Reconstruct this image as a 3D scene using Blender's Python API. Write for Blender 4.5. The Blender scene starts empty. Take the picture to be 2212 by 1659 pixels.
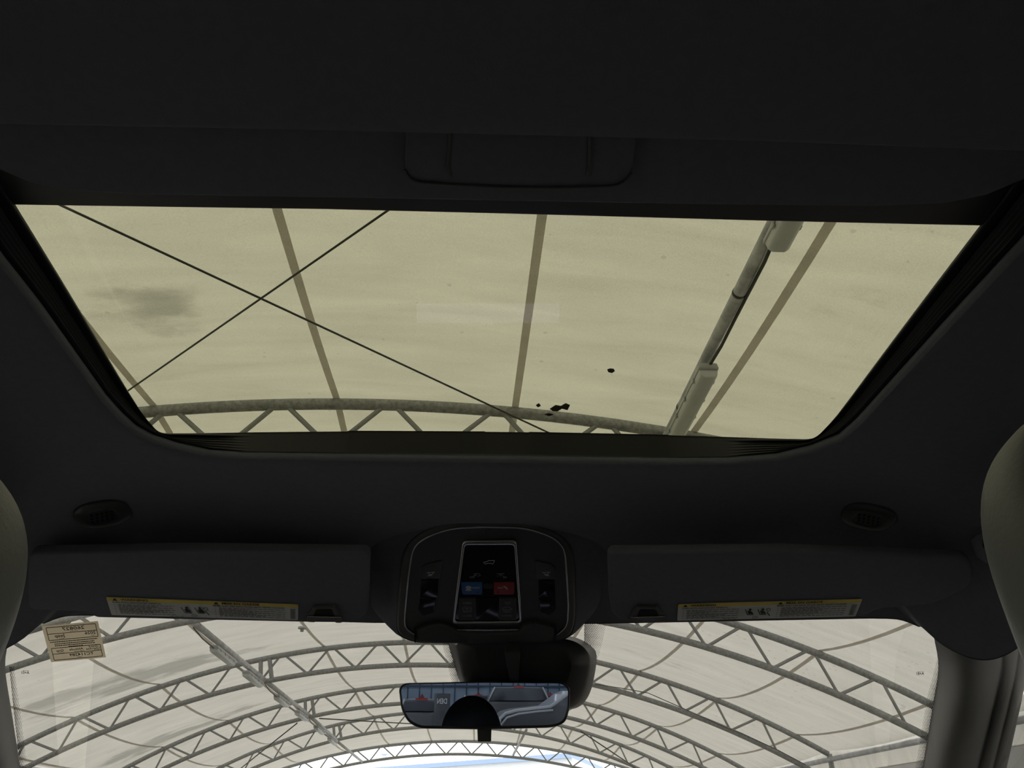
import bpy, bmesh, random
from math import *
from mathutils import Vector, Matrix, Quaternion
random.seed(7)
SC = bpy.context.scene
COL = SC.collection

# ------------------------------------------------------------------ camera
CZ = 1.2                                     # camera height over the yard floor (m)
F_PX, W_PX, H_PX = 1680.0, 2212, 1659
PITCH, YAW, ROLL = radians(29.87), radians(1.79), radians(0.20)
Fw = Vector((sin(YAW)*cos(PITCH), cos(YAW)*cos(PITCH), sin(PITCH)))
R0 = Vector((cos(YAW), -sin(YAW), 0)); D0 = -R0.cross(Fw)
Rt = cos(ROLL)*R0 + sin(ROLL)*D0
Dn = -sin(ROLL)*R0 + cos(ROLL)*D0
cam = bpy.data.cameras.new('camera'); cam_o = bpy.data.objects.new('camera', cam); COL.objects.link(cam_o)
cam.sensor_fit = 'HORIZONTAL'; cam.sensor_width = 36; cam.lens = F_PX/W_PX*36
cam.clip_start = 0.01; cam.clip_end = 500
mw = Matrix((Rt, -Dn, -Fw)).transposed().to_4x4(); mw.translation = (0, 0, CZ)
cam_o.matrix_world = mw
SC.camera = cam_o
# ------------------------------------------------------------------ light
world = bpy.data.worlds.new('overcast_sky'); SC.world = world; world.use_nodes = True
bg = world.node_tree.nodes['Background']
bg.inputs[0].default_value = (0.95, 0.98, 1.0, 1); bg.inputs[1].default_value = 3.45
SC.view_settings.view_transform = 'Standard'; SC.view_settings.look = 'None'
SC.view_settings.exposure = 0.0; SC.view_settings.gamma = 1.0
SC.view_settings.use_curve_mapping = False
SC.cycles.max_bounces = 10; SC.cycles.transparent_max_bounces = 16

# ------------------------------------------------------------------ pixel -> space
def ray(px, py): return (Rt*(px-W_PX/2) + Dn*(py-H_PX/2) + Fw*F_PX)/F_PX
def on_y(px, py, y): v = ray(px, py); return v*(y/v.y)
def on_x(px, py, x): v = ray(px, py); return v*(x/v.x)
def on_z(px, py, z): v = ray(px, py); return v*(z/v.z)
def on_plane(px, py, p0, n): v = ray(px, py); return v*(p0.dot(n)/v.dot(n))
def on_surf(px, py, f):
    v = ray(px, py); a, b = .05, 4.0
    for i in range(50):
        m = (a+b)/2; p = v*m
        if p.z > f(p.x, p.y): b = m
        else: a = m
    return v*a
# car roof lining and windscreen, in metres from the camera
def prof(y):
    t = max(0, y-.88); return .4726 - .091*y - .636*t*t
def HL(x, y): return prof(y) - 1.02*max(0, abs(x)-.396)**2
WS_P = Vector((0, 1.25, .255)); WS_N = Vector((0, -.68, -1)).normalized()      # windscreen plane, normal to the cabin
def WS(x, y): return .255 - .68*(y-1.25)
GL_P = Vector((0, 0, .512)); GL_N = Vector((0, -.091, -1)).normalized()        # sunroof frame plane
def GL(x, y): return .512 - .091*y

# ------------------------------------------------------------------ materials
def new_mat(name):
    m = bpy.data.materials.new(name); m.use_nodes = True
    nt = m.node_tree; nt.nodes.clear()
    out = nt.nodes.new('ShaderNodeOutputMaterial')
    return m, nt, out
def N(nt, typ, **kw):
    n = nt.nodes.new(typ)
    for k, v in kw.items():
        if k.startswith('i_'): n.inputs[k[2:].replace('_', ' ')].default_value = v
        elif k[0] == 'n' and k[1:].isdigit(): n.inputs[int(k[1:])].default_value = v
        else: setattr(n, k, v)
    return n
def L(nt, a, b): nt.links.new(a, b)
def mathn(nt, op, a, b=None, c=None):
    n = nt.nodes.new('ShaderNodeMath'); n.operation = op
    for i, v in enumerate((a, b, c)):
        if v is None: continue
        if isinstance(v, (int, float)): n.inputs[i].default_value = v
        else: nt.links.new(v, n.inputs[i])
    return n.outputs[0]
def mat(name, col, rough=.6, metal=0, var=.15, scale=40, bump=0, bscale=300, spec=.5, coat=0, sheen=0):
    m, nt, out = new_mat(name)
    b = N(nt, 'ShaderNodeBsdfPrincipled'); L(nt, b.outputs[0], out.inputs[0])
    b.inputs['Roughness'].default_value = rough; b.inputs['Metallic'].default_value = metal
    b.inputs['Specular IOR Level'].default_value = spec
    b.inputs['Coat Weight'].default_value = coat; b.inputs['Sheen Weight'].default_value = sheen
    tc = N(nt, 'ShaderNodeTexCoord')
    nz = N(nt, 'ShaderNodeTexNoise'); nz.inputs['Scale'].default_value = scale; nz.inputs['Detail'].default_value = 4
    L(nt, tc.outputs['Object'], nz.inputs['Vector'])
    mx = N(nt, 'ShaderNodeMix', data_type='RGBA')
    lo = [c*(1-var) for c in col]; hi = [min(1, c*(1+var)) for c in col]
    mx.inputs[6].default_value = (*lo, 1); mx.inputs[7].default_value = (*hi, 1)
    L(nt, nz.outputs[0], mx.inputs[0]); L(nt, mx.outputs[2], b.inputs['Base Color'])
    if bump:
        n2 = N(nt, 'ShaderNodeTexNoise'); n2.inputs['Scale'].default_value = bscale
        L(nt, tc.outputs['Object'], n2.inputs['Vector'])
        bp = N(nt, 'ShaderNodeBump'); bp.inputs['Strength'].default_value = bump; bp.inputs['Distance'].default_value = .001
        L(nt, n2.outputs[0], bp.inputs['Height']); L(nt, bp.outputs[0], b.inputs['Normal'])
    return m
def glass(name, tint, refl=1.0, rough=0.0):
    m, nt, out = new_mat(name)
    tr = N(nt, 'ShaderNodeBsdfTransparent'); gl = N(nt, 'ShaderNodeBsdfGlossy')
    gl.inputs['Roughness'].default_value = rough
    tc = N(nt, 'ShaderNodeTexCoord'); nz = N(nt, 'ShaderNodeTexNoise'); nz.inputs['Scale'].default_value = 3
    L(nt, tc.outputs['Object'], nz.inputs['Vector'])
    mx = N(nt, 'ShaderNodeMix', data_type='RGBA')
    mx.inputs[6].default_value = (*[c*.985 for c in tint], 1); mx.inputs[7].default_value = (*tint, 1)
    L(nt, nz.outputs[0], mx.inputs[0]); L(nt, mx.outputs[2], tr.inputs[0])
    fr = N(nt, 'ShaderNodeFresnel'); fr.inputs[0].default_value = 1.45
    k = mathn(nt, 'MULTIPLY', fr.outputs[0], refl)
    ms = N(nt, 'ShaderNodeMixShader'); L(nt, k, ms.inputs[0]); L(nt, tr.outputs[0], ms.inputs[1]); L(nt, gl.outputs[0], ms.inputs[2])
    L(nt, ms.outputs[0], out.inputs[0]); return m
def emis(name, col, s):
    m, nt, out = new_mat(name)
    e = N(nt, 'ShaderNodeEmission'); e.inputs[0].default_value = (*col, 1); e.inputs[1].default_value = s
    L(nt, e.outputs[0], out.inputs[0]); return m

def tent_fabric(name, trans, diff, blotches=True):
    m, nt, out = new_mat(name)
    tc = N(nt, 'ShaderNodeTexCoord')
    t = N(nt, 'ShaderNodeBsdfTranslucent'); d = N(nt, 'ShaderNodeBsdfDiffuse')
    add = N(nt, 'ShaderNodeAddShader'); L(nt, t.outputs[0], add.inputs[0]); L(nt, d.outputs[0], add.inputs[1]); L(nt, add.outputs[0], out.inputs[0])
    # grain, long dusty streaks and dark smudges at set spots
    n1 = N(nt, 'ShaderNodeTexNoise'); n1.inputs['Scale'].default_value = 95; n1.inputs['Detail'].default_value = 5
    L(nt, tc.outputs['Object'], n1.inputs['Vector'])
    mp = N(nt, 'ShaderNodeMapping'); mp.inputs['Scale'].default_value = (.5, 2.4, .5); L(nt, tc.outputs['Object'], mp.inputs[0])
    n2 = N(nt, 'ShaderNodeTexNoise'); n2.inputs['Scale'].default_value = 1.6; n2.inputs['Detail'].default_value = 7; n2.inputs['Distortion'].default_value = .6
    L(nt, mp.outputs[0], n2.inputs['Vector'])
    f = mathn(nt, 'MULTIPLY_ADD', n1.outputs[0], .40, .80)
    f = mathn(nt, 'MULTIPLY', f, mathn(nt, 'MULTIPLY_ADD', n2.outputs[0], .40, .80))
    if blotches:
        sx = N(nt, 'ShaderNodeSeparateXYZ'); L(nt, tc.outputs['Object'], sx.inputs[0])
        n3 = N(nt, 'ShaderNodeTexNoise'); n3.inputs['Scale'].default_value = 1.1; n3.inputs['Detail'].default_value = 8; n3.inputs['Roughness'].default_value = .62
        mp3 = N(nt, 'ShaderNodeMapping'); mp3.inputs['Scale'].default_value = (.8, 1.3, .8); L(nt, tc.outputs['Object'], mp3.inputs[0])
        L(nt, mp3.outputs[0], n3.inputs['Vector'])
        tot = None
        for (cx, cy, rx, ry, a) in BLOTCHES:
            ex = mathn(nt, 'MULTIPLY', mathn(nt, 'SUBTRACT', sx.outputs[0], cx), 1/rx)
            ey = mathn(nt, 'MULTIPLY', mathn(nt, 'SUBTRACT', sx.outputs[1], cy), 1/ry)
            r2 = mathn(nt, 'ADD', mathn(nt, 'MULTIPLY', ex, ex), mathn(nt, 'MULTIPLY', ey, ey))
            g = mathn(nt, 'POWER', 2.0, mathn(nt, 'MULTIPLY', r2, -1.2))
            g = mathn(nt, 'MULTIPLY', g, a)
            tot = g if tot is None else mathn(nt, 'MAXIMUM', tot, g)
        k = mathn(nt, 'ADD', tot, mathn(nt, 'MULTIPLY_ADD', n3.outputs[0], 2.6, -1.58))
        mr = N(nt, 'ShaderNodeMapRange', interpolation_type='SMOOTHSTEP'); L(nt, k, mr.inputs[0])
        mr.inputs[1].default_value = .15; mr.inputs[2].default_value = .75; mr.inputs[3].default_value = 1; mr.inputs[4].default_value = .62
        f = mathn(nt, 'MULTIPLY', f, mr.outputs[0])
        # sparse specks, most of them in dirty streaks
        v = N(nt, 'ShaderNodeTexVoronoi'); v.inputs['Scale'].default_value = 6; v.inputs['Randomness'].default_value = 1; L(nt, tc.outputs['Object'], v.inputs['Vector'])
        n4 = N(nt, 'ShaderNodeTexNoise'); n4.inputs['Scale'].default_value = 1.3; L(nt, tc.outputs['Object'], n4.inputs['Vector'])
        thr = mathn(nt, 'MULTIPLY_ADD', n4.outputs[0], .55, -.235)
        rx_ = N(nt, 'ShaderNodeMapRange', interpolation_type='SMOOTHSTEP'); L(nt, sx.outputs[0], rx_.inputs[0]); rx_.inputs[1].default_value = 2.5; rx_.inputs[2].default_value = 5.5; rx_.inputs[3].default_value = 0; rx_.inputs[4].default_value = .075
        thr = mathn(nt, 'ADD', thr, rx_.outputs[0])
        sp = mathn(nt, 'MULTIPLY_ADD', mathn(nt, 'LESS_THAN', v.outputs['Distance'], thr), -.16, 1.0)
        f = mathn(nt, 'MULTIPLY', f, sp)
    for sh, c in ((t, trans), (d, diff)):
        vm = N(nt, 'ShaderNodeVectorMath', operation='SCALE'); vm.inputs[0].default_value = c
        L(nt, f, vm.inputs['Scale']); L(nt, vm.outputs[0], sh.inputs[0])
    return m
def galvanised(name, col, sc=9):
    m, nt, out = new_mat(name)
    b = N(nt, 'ShaderNodeBsdfPrincipled'); L(nt, b.outputs[0], out.inputs[0])
    tc = N(nt, 'ShaderNodeTexCoord')
    n1 = N(nt, 'ShaderNodeTexNoise'); n1.inputs['Scale'].default_value = sc; n1.inputs['Detail'].default_value = 9; n1.inputs['Roughness'].default_value = .7
    L(nt, tc.outputs['Object'], n1.inputs['Vector'])
    cr = N(nt, 'ShaderNodeValToRGB'); L(nt, n1.outputs[0], cr.inputs[0])
    cr.color_ramp.elements[0].position = .36; cr.color_ramp.elements[0].color = (*[c*.62 for c in col], 1)
    cr.color_ramp.elements[1].position = .62; cr.color_ramp.elements[1].color = (*[c*1.2 for c in col], 1)
    L(nt, cr.outputs[0], b.inputs['Base Color'])
    b.inputs['Metallic'].default_value = .15; b.inputs['Roughness'].default_value = .5
    return m
def frit_mat():
    m, nt, out = new_mat('frit_dots')
    tc = N(nt, 'ShaderNodeTexCoord'); uv = N(nt, 'ShaderNodeUVMap'); uv.uv_map = 'fade'
    gr = N(nt, 'ShaderNodeUVMap'); gr.uv_map = 'grid'
    sx = N(nt, 'ShaderNodeSeparateXYZ'); L(nt, gr.outputs[0], sx.inputs[0])
    su = N(nt, 'ShaderNodeSeparateXYZ'); L(nt, uv.outputs[0], su.inputs[0])
    row = mathn(nt, 'FLOOR', sx.outputs[1])
    off = mathn(nt, 'MULTIPLY', mathn(nt, 'MODULO', row, 2.0), .5)
    fx = mathn(nt, 'SUBTRACT', mathn(nt, 'FRACT', mathn(nt, 'ADD', sx.outputs[0], off)), .5)
    fy = mathn(nt, 'SUBTRACT', mathn(nt, 'FRACT', sx.outputs[1]), .5)
    r = mathn(nt, 'SQRT', mathn(nt, 'ADD', mathn(nt, 'MULTIPLY', fx, fx), mathn(nt, 'MULTIPLY', fy, fy)))
    rad = mathn(nt, 'MULTIPLY_ADD', su.outputs[0], .27, .19)
    inside = mathn(nt, 'LESS_THAN', r, rad)
    tr = N(nt, 'ShaderNodeBsdfTransparent'); d = N(nt, 'ShaderNodeBsdfDiffuse'); d.inputs[0].default_value = (.012, .012, .013, 1)
    ms = N(nt, 'ShaderNodeMixShader'); L(nt, inside, ms.inputs[0]); L(nt, tr.outputs[0], ms.inputs[1]); L(nt, d.outputs[0], ms.inputs[2])
    L(nt, ms.outputs[0], out.inputs[0]); return m
def ribbed_wall(name, c1, c2, sc):
    m, nt, out = new_mat(name)
    b = N(nt, 'ShaderNodeBsdfPrincipled'); L(nt, b.outputs[0], out.inputs[0]); b.inputs['Roughness'].default_value = .6
    tc = N(nt, 'ShaderNodeTexCoord'); br = N(nt, 'ShaderNodeTexNoise'); br.inputs['Scale'].default_value = sc
    L(nt, tc.outputs['Object'], br.inputs['Vector'])
    mx = N(nt, 'ShaderNodeMix', data_type='RGBA'); mx.inputs[6].default_value = (*c1, 1); mx.inputs[7].default_value = (*c2, 1)
    L(nt, br.outputs[0], mx.inputs[0]); L(nt, mx.outputs[2], b.inputs['Base Color']); return m

H_T = 3.5                                         # tent apex over the camera
def _st(px, py):
    v = ray(px, py); a, b = 1.0, 60.0             # where the pixel meets the canopy
    for i in range(50):
        m = (a+b)/2; p = v*m
        if hypot(p.x+1.312, p.z-(3.5-16.731)) > 16.72: b = m
        else: a = m
    return v.x*a, v.y*a
BLOTCHES = []  # spots where the canopy colour is darkened
for (px, py, rx, ry, a) in [(340, 650, .42, .30, .95), (370, 705, .35, .2, .8), (1850, 610, .42, .2, .62), (1770, 650, .3, .16, .62), (1900, 700, .35, .14, .5),
                            (340, 1447, 1.7, .62, 1.25), (190, 1475, 1.5, .45, 1.1), (250, 1492, 1.2, .3, 1.0), (520, 1402, 1.0, .3, .75), (575, 1395, .6, .2, .8),
                            (370, 1585, 1.4, .8, 1.25), (440, 1560, 1.2, .5, 1.1), (520, 1530, 1.0, .4, .9), (480, 1545, .9, .4, .9), (1450, 1420, 1.2, .4, .55), (1350, 1395, .9, .3, .6)]:
    BLOTCHES.append((*_st(px, py), rx, ry, a))

M = {}
M['headliner'] = mat('black_headliner_cloth', (.14, .146, .178), .95, var=.1, scale=120, bump=.25, bscale=900, spec=.2, sheen=.05)
M['visor'] = mat('black_visor_cloth', (.138, .142, .175), .9, var=.1, scale=120, bump=.2, bscale=900, spec=.2)
M['black'] = mat('black_plastic', (.045, .045, .05), .45, var=.1)
M['rubber'] = mat('black_rubber', (.006, .006, .007), .7, var=.1, spec=.3)
M['track'] = mat('satin_black_track', (.014, .015, .016), .42, var=.1, spec=.3)
M['console'] = mat('charcoal_console_plastic', (.05, .05, .055), .42, var=.08)
M['bezel'] = mat('dark_grey_bezel_plastic', (.085, .085, .09), .5, var=.08)
M['gloss'] = mat('gloss_black_panel', (.008, .008, .012), .12, var=.05)
M['chrome'] = mat('satin_chrome', (.62, .62, .63), .22, metal=1, var=.04)
M['pillar'] = mat('grey_pillar_trim', (.19, .19, .195), .8, var=.06, bump=.15, bscale=700)
M['seat'] = mat('grey_leather', (.22, .225, .225), .5, var=.08, bump=.3, bscale=260)
M['seat_in'] = mat('speckled_seat_cloth', (.10, .10, .10), .8, var=.7, scale=300, bump=.4, bscale=300)
M['cabin'] = mat('dark_grey_cabin_trim', (.16, .155, .15), .7, var=.1)
M['blue'] = mat('blue_button', (.025, .10, .30), .45, var=.05)
M['red'] = mat('red_button', (.25, .022, .028), .45, var=.05)
M['icon'] = mat('pale_icon_print', (.42, .42, .46), .6, var=.03)
M['icon_dim'] = mat('dim_icon_print', (.2, .2, .24), .6, var=.03)
M['label_white'] = mat('white_label', (.62, .63, .66), .5, var=.04)
M['label_yellow'] = mat('yellow_label_band', (.72, .55, .10), .5, var=.05)
M['ink'] = mat('black_ink', (.012, .012, .014), .6, var=.05)
M['ink_grey'] = mat('grey_ink', (.12, .12, .13), .6, var=.05)
M['ink_brown'] = mat('brown_ink', (.02, .016, .010), .6, var=.05)
M['debris'] = mat('dry_leaf', (.10, .075, .05), .8, var=.4, scale=400)
M['steel'] = galvanised('galvanised_steel', (.31, .318, .315), 22)
M['steel_b'] = galvanised('bright_galvanised_tube', (.5, .51, .53), 5)
M['cable'] = mat('dark_steel_cable', (.04, .045, .035), .6)
M['lamp'] = mat('pale_grey_lamp_plastic', (.42, .43, .42), .45, var=.05, scale=6)
M['lamp_d'] = mat('frosted_lamp_cover', (.55, .57, .58), .35, var=.06, scale=5)
M['canopy'] = tent_fabric('cream_tent_fabric', (.235, .219, .193), (.42, .40, .37))
M['seam'] = tent_fabric('double_layer_seam', (.192, .180, .160), (.42, .40, .36), False)
M['gravel'] = mat('grey_gravel', (.46, .45, .42), .95, var=.3, scale=6)
M['container'] = ribbed_wall('white_painted_steel', (.62, .63, .63), (.72, .73, .73), 2)
M['bluewall'] = ribbed_wall('blue_grey_wall', (.24, .32, .42), (.30, .38, .48), 1.5)
M['wall_line'] = mat('dark_blue_rail', (.03, .06, .11), .6)
M['wind'] = glass('clear_windscreen', (.73, .735, .715), .32)
M['roofglass'] = glass('tinted_sunroof_glass', (.45, .45, .335), 1.0)
M['sideglass'] = glass('side_window_glass', (.88, .9, .89), .6)
M['privacy'] = glass('rear_window_glass', (.8, .82, .84), .5)
M['frit'] = frit_mat()
mm, nt, out = new_mat('dim_mirror_silver')
_g = N(nt, 'ShaderNodeBsdfGlossy'); _g.inputs['Roughness'].default_value = .004
_tc = N(nt, 'ShaderNodeTexCoord'); _n = N(nt, 'ShaderNodeTexNoise'); _n.inputs['Scale'].default_value = 20; L(nt, _tc.outputs['Object'], _n.inputs['Vector'])
_m = N(nt, 'ShaderNodeMix', data_type='RGBA'); _m.inputs[6].default_value = (.40, .45, .56, 1); _m.inputs[7].default_value = (.42, .47, .58, 1)
L(nt, _n.outputs[0], _m.inputs[0]); L(nt, _m.outputs[2], _g.inputs[0]); L(nt, _g.outputs[0], out.inputs[0]); M['mirror'] = mm
mm, nt, out = new_mat('manila_paper')
_d = N(nt, 'ShaderNodeBsdfDiffuse'); _t = N(nt, 'ShaderNodeBsdfTranslucent'); _a = N(nt, 'ShaderNodeAddShader')
_tc = N(nt, 'ShaderNodeTexCoord'); _n = N(nt, 'ShaderNodeTexNoise'); _n.inputs['Scale'].default_value = 40; L(nt, _tc.outputs['Object'], _n.inputs['Vector'])
_m = N(nt, 'ShaderNodeMix', data_type='RGBA'); _m.inputs[6].default_value = (.37, .325, .245, 1); _m.inputs[7].default_value = (.42, .365, .28, 1)
L(nt, _n.outputs[0], _m.inputs[0]); L(nt, _m.outputs[2], _t.inputs[0]); _d.inputs[0].default_value = (.30, .26, .2, 1)
L(nt, _d.outputs[0], _a.inputs[0]); L(nt, _t.outputs[0], _a.inputs[1]); L(nt, _a.outputs[0], out.inputs[0]); M['paper'] = mm
M['car_body'] = mat('dark_grey_car_paint', (.06, .065, .07), .3, coat=.5)
M['car_body2'] = mat('silver_car_paint', (.12, .13, .14), .3, coat=.5)
M['car_glass'] = mat('dark_car_window', (.02, .025, .03), .1)
M['car_red'] = mat('red_lamp_lens', (.5, .03, .03), .3)
M['car_lens'] = mat('dark_red_lens', (.12, .02, .02), .3)
M['car_trim'] = mat('bright_window_trim', (.6, .62, .65), .35)
M['sign_white'] = mat('white_lettering', (.75, .78, .8), .6)
M['bwall'] = mat('pale_building_wall', (.93, .93, .93), .8, var=.03, scale=.5)
M['broof'] = mat('pale_blue_roof_edge', (.42, .55, .80), .6, var=.05, scale=.5)
M['screen_b'] = emis('lit_screen_bar', (.55, .55, .75), 1.3)
M['screen_d'] = emis('lit_screen_blue', (.16, .22, .5), .5)
M['screen_i'] = emis('lit_screen_icons', (.9, .9, 1.0), 1.2)

# ------------------------------------------------------------------ mesh helpers
OFF = Vector((0, 0, CZ))
def mesh_obj(name, verts, faces, m, parent=None, smooth=False, uvs=None, keep=False):
    vs = [Vector(v) + OFF for v in verts]
    c = sum(vs, Vector())/len(vs) if not keep else Vector()
    me = bpy.data.meshes.new(name); me.from_pydata([v-c for v in vs], [], faces); me.update()
    if smooth:
        for p in me.polygons: p.use_smooth = True
    if uvs:
        for un, fn in uvs.items():
            lay = me.uv_layers.new(name=un)
            for lp in me.loops: lay.data[lp.index].uv = fn[lp.vertex_index]
    me.materials.append(M[m] if isinstance(m, str) else m)
    o = bpy.data.objects.new(name, me); COL.objects.link(o); o.location = c
    if parent: attach(o, parent)
    return o
def attach(o, parent):
    o.parent = parent; o.matrix_parent_inverse = Matrix.Translation(-parent.location)
def thing(name, label, cat, loc, group=None):
    o = bpy.data.objects.new(name, None); COL.objects.link(o); o.location = Vector(loc) + OFF
    o.empty_display_size = .05; tag(o, label, cat, group); return o
def tag(o, label, cat, group=None):
    o['label'] = label; o['category'] = cat
    if group: o['group'] = group
    return o
def struct(o, label=None, cat=None):
    o['kind'] = 'structure'
    if label: o['label'] = label
    if cat: o['category'] = cat
    return o
def sub(o, parent): attach(o, parent); return o
def bevel_mod(o, w, seg=3, ang=40):
    b = o.modifiers.new('edge', 'BEVEL'); b.width = w; b.segments = seg; b.limit_method = 'ANGLE'; b.angle_limit = radians(ang)
    b.harden_normals = False
    for p in o.data.polygons: p.use_smooth = True
    return o
def rounded(pts, r, n=5):
    """round the corners of a closed 2-D outline; r a number or list"""
    out = []; k = len(pts)
    for i in range(k):
        p = Vector(pts[i][:2]); a = Vector(pts[i-1][:2]); b = Vector(pts[(i+1) % k][:2])
        rr = r[i] if isinstance(r, (list, tuple)) else r
        if rr <= 0: out.append((p.x, p.y)); continue
        da, db = a-p, b-p
        ra = min(rr, da.length*.48); rb = min(rr, db.length*.48)
        s = p + da.normalized()*ra; e = p + db.normalized()*rb
        for j in range(n+1):
            t = j/n; q = (1-t)**2*s + 2*t*(1-t)*p + t*t*e; out.append((q.x, q.y))
    return out
def slab(name, loop, n, thick, m, parent=None, bevel=0, seg=3):
    """closed 3-D outline lying on a plane with cabin-side normal n, thickened away from the cabin"""
    k = len(loop); v = [Vector(p) for p in loop] + [Vector(p) - n*thick for p in loop]
    f = [tuple(range(k)), tuple(range(2*k-1, k-1, -1))] + [((i+1) % k, i, k+i, k+(i+1) % k) for i in range(k)]
    o = mesh_obj(name, v, f, m, parent)
    if bevel: bevel_mod(o, bevel, seg)
    return o
def slab_px(name, px, p0, n, off, thick, m, parent=None, bevel=0, seg=3):
    return slab(name, [on_plane(x, y, p0 + n*off, n) for x, y in px], n, thick, m, parent, bevel, seg)
def ring_px(name, outer, inner, p0, n, off, thick, m, parent=None, bevel=0):
    k = len(outer); A = [on_plane(x, y, p0 + n*off, n) for x, y in outer]; B = [on_plane(x, y, p0 + n*off, n) for x, y in inner]
    v = A + B + [a-n*thick for a in A] + [b-n*thick for b in B]; f = []
    for i in range(k):
        j = (i+1) % k
        f += [(i, j, k+j, k+i), (2*k+j, 2*k+i, 3*k+i, 3*k+j), (j, i, 2*k+i, 2*k+j), (k+i, k+j, 3*k+j, 3*k+i)]
    o = mesh_obj(name, v, f, m, parent)
    if bevel: bevel_mod(o, bevel, 2)
    return o
def tube(name, pts, r, m, parent=None, n=12, closed=False, cap=True):
    pts = [Vector(p) for p in pts]; K = len(pts); v = []; f = []
    up = None
    for i, p in enumerate(pts):
        if closed: t = (pts[(i+1) % K] - pts[i-1])
        else: t = (pts[min(i+1, K-1)] - pts[max(i-1, 0)])
        t.normalize()
        if up is None:
            up = Vector((0, 0, 1)) if abs(t.z) < .9 else Vector((1, 0, 0))
        a = t.cross(up).normalized(); up = a.cross(t).normalized()
        rr = r[i] if isinstance(r, (list, tuple)) else r
        for j in range(n):
            q = 2*pi*j/n; v.append(p + rr*(cos(q)*a + sin(q)*up))
    for i in range(K if closed else K-1):
        for j in range(n):
            a0 = i*n; b0 = ((i+1) % K)*n
            f.append((a0+j, a0+(j+1) % n, b0+(j+1) % n, b0+j))
    if cap and not closed:
        f.append(tuple(range(n-1, -1, -1))); f.append(tuple((K-1)*n+j for j in range(n)))
    return mesh_obj(name, v, f, m, parent, smooth=True)
def box(name, c, s, m, parent=None, bevel=0, rot=None):
    v = []
    for x in (-.5, .5):
        for y in (-.5, .5):
            for z in (-.5, .5):
                q = Vector((x*s[0], y*s[1], z*s[2]))
                if rot: q = rot @ q
                v.append(Vector(c) + q)
    f = [(0, 1, 3, 2), (4, 6, 7, 5), (0, 4, 5, 1), (2, 3, 7, 6), (0, 2, 6, 4), (1, 5, 7, 3)]
    o = mesh_obj(name, v, f, m, parent)
    if bevel: bevel_mod(o, bevel)
    return o
def loft(name, rings, m, parent=None, closed=True, smooth=True, cap0=False, cap1=False):
    n = len(rings[0]); v = [Vector(p) for r in rings for p in r]; f = []
    for i in range(len(rings)-1):
        for j in range(n if closed else n-1):
            k = (j+1) % n; f.append((i*n+j, i*n+k, (i+1)*n+k, (i+1)*n+j))
    if cap0: f.append(tuple(range(n-1, -1, -1)))
    if cap1: f.append(tuple((len(rings)-1)*n+j for j in range(n)))
    return mesh_obj(name, v, f, m, parent, smooth=smooth)
def boxes(name, lst, m, parent=None):
    v = []; f = []
    for c, s in lst:
        b = len(v)
        for x in (-.5, .5):
            for y in (-.5, .5):
                for z in (-.5, .5): v.append(Vector((c[0]+x*s[0], c[1]+y*s[1], c[2]+z*s[2])))
        f += [tuple(b+i for i in q) for q in ((0, 1, 3, 2), (4, 6, 7, 5), (0, 4, 5, 1), (2, 3, 7, 6), (0, 2, 6, 4), (1, 5, 7, 3))]
    return mesh_obj(name, v, f, m, parent)
_txt = {}
def text_geo(s):
    """(verts, faces, width) of a flat string, cap height 1"""
    if s in _txt: return _txt[s]
    cu = bpy.data.curves.new('t', 'FONT'); cu.body = s; cu.size = 1.0; cu.resolution_u = 2; cu.offset = .018
    o = bpy.data.objects.new('t', cu); COL.objects.link(o)
    dg = bpy.context.evaluated_depsgraph_get(); dg.update()
    me = bpy.data.meshes.new_from_object(o.evaluated_get(dg))
    v = [(p.co.x/.69, p.co.y/.69) for p in me.vertices]; f = [tuple(p.vertices) for p in me.polygons]
    bpy.data.objects.remove(o); bpy.data.curves.remove(cu); bpy.data.meshes.remove(me)
    w = max(p[0] for p in v) if v else 1
    _txt[s] = (v, f, w); return _txt[s]
class Print:
    """collects flat marks on a quad given by a mapping (u,v)->3-D; u to the right, v down, in units of the quad"""
    def __init__(s, q, mirror=False): s.q = q; s.v = []; s.f = []; s.mir = mirror
    def pt(s, u, v): return s.q(1-u if s.mir else u, v)
    def poly(s, pts):
        b = len(s.v); s.v += [s.pt(*p) for p in pts]; s.f.append(tuple(range(b, b+len(pts))))
    def rect(s, u0, v0, u1, v1): s.poly([(u0, v0), (u1, v0), (u1, v1), (u0, v1)])
    def line(s, pts, w, asp=1.0, closed=False):
        P = list(pts) + ([pts[0]] if closed else [])
        for (a, b), (c, d) in zip(P[:-1], P[1:]):
            dx, dy = (c-a)*asp, d-b; l = hypot(dx, dy) or 1; nx, ny = -dy/l*w/2/asp, dx/l*w/2
            s.poly([(a+nx, b+ny), (c+nx, d+ny), (c-nx, d-ny), (a-nx, b-ny)])
    def text(s, st, u, v, w=None, h=.1, align='l', asp=None):
        """baseline-left at (u, v); cap height h in v units; total width w in u units"""
        V, Fc, tw = text_geo(st); b = len(s.v)
        if w is None: w = tw*h/asp
        if align == 'c': u -= w/2
        s.v += [s.pt(u + p[0]/tw*w, v - p[1]*h) for p in V]; s.f += [tuple(b+i for i in q) for q in Fc]
    def words(s, u0, u1, v, h):
        u = u0
        while u < u1-.006:
            w = random.uniform(.012, .034); e = min(u+w, u1); s.rect(u, v, e, v+h); u = e+.0055
    def build(s, name, m, parent):
        o = mesh_obj(name, s.v, s.f, m); sub(o, parent); o['kind'] = 'stuff'; return o
def quad_map(c, p0, n, off):
    P = [on_plane(x, y, p0 + n*off, n) for x, y in c]      # TL TR BR BL
    def q(u, v): return (P[0]*(1-u)+P[1]*u)*(1-v) + (P[3]*(1-u)+P[2]*u)*v
    return q

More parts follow.
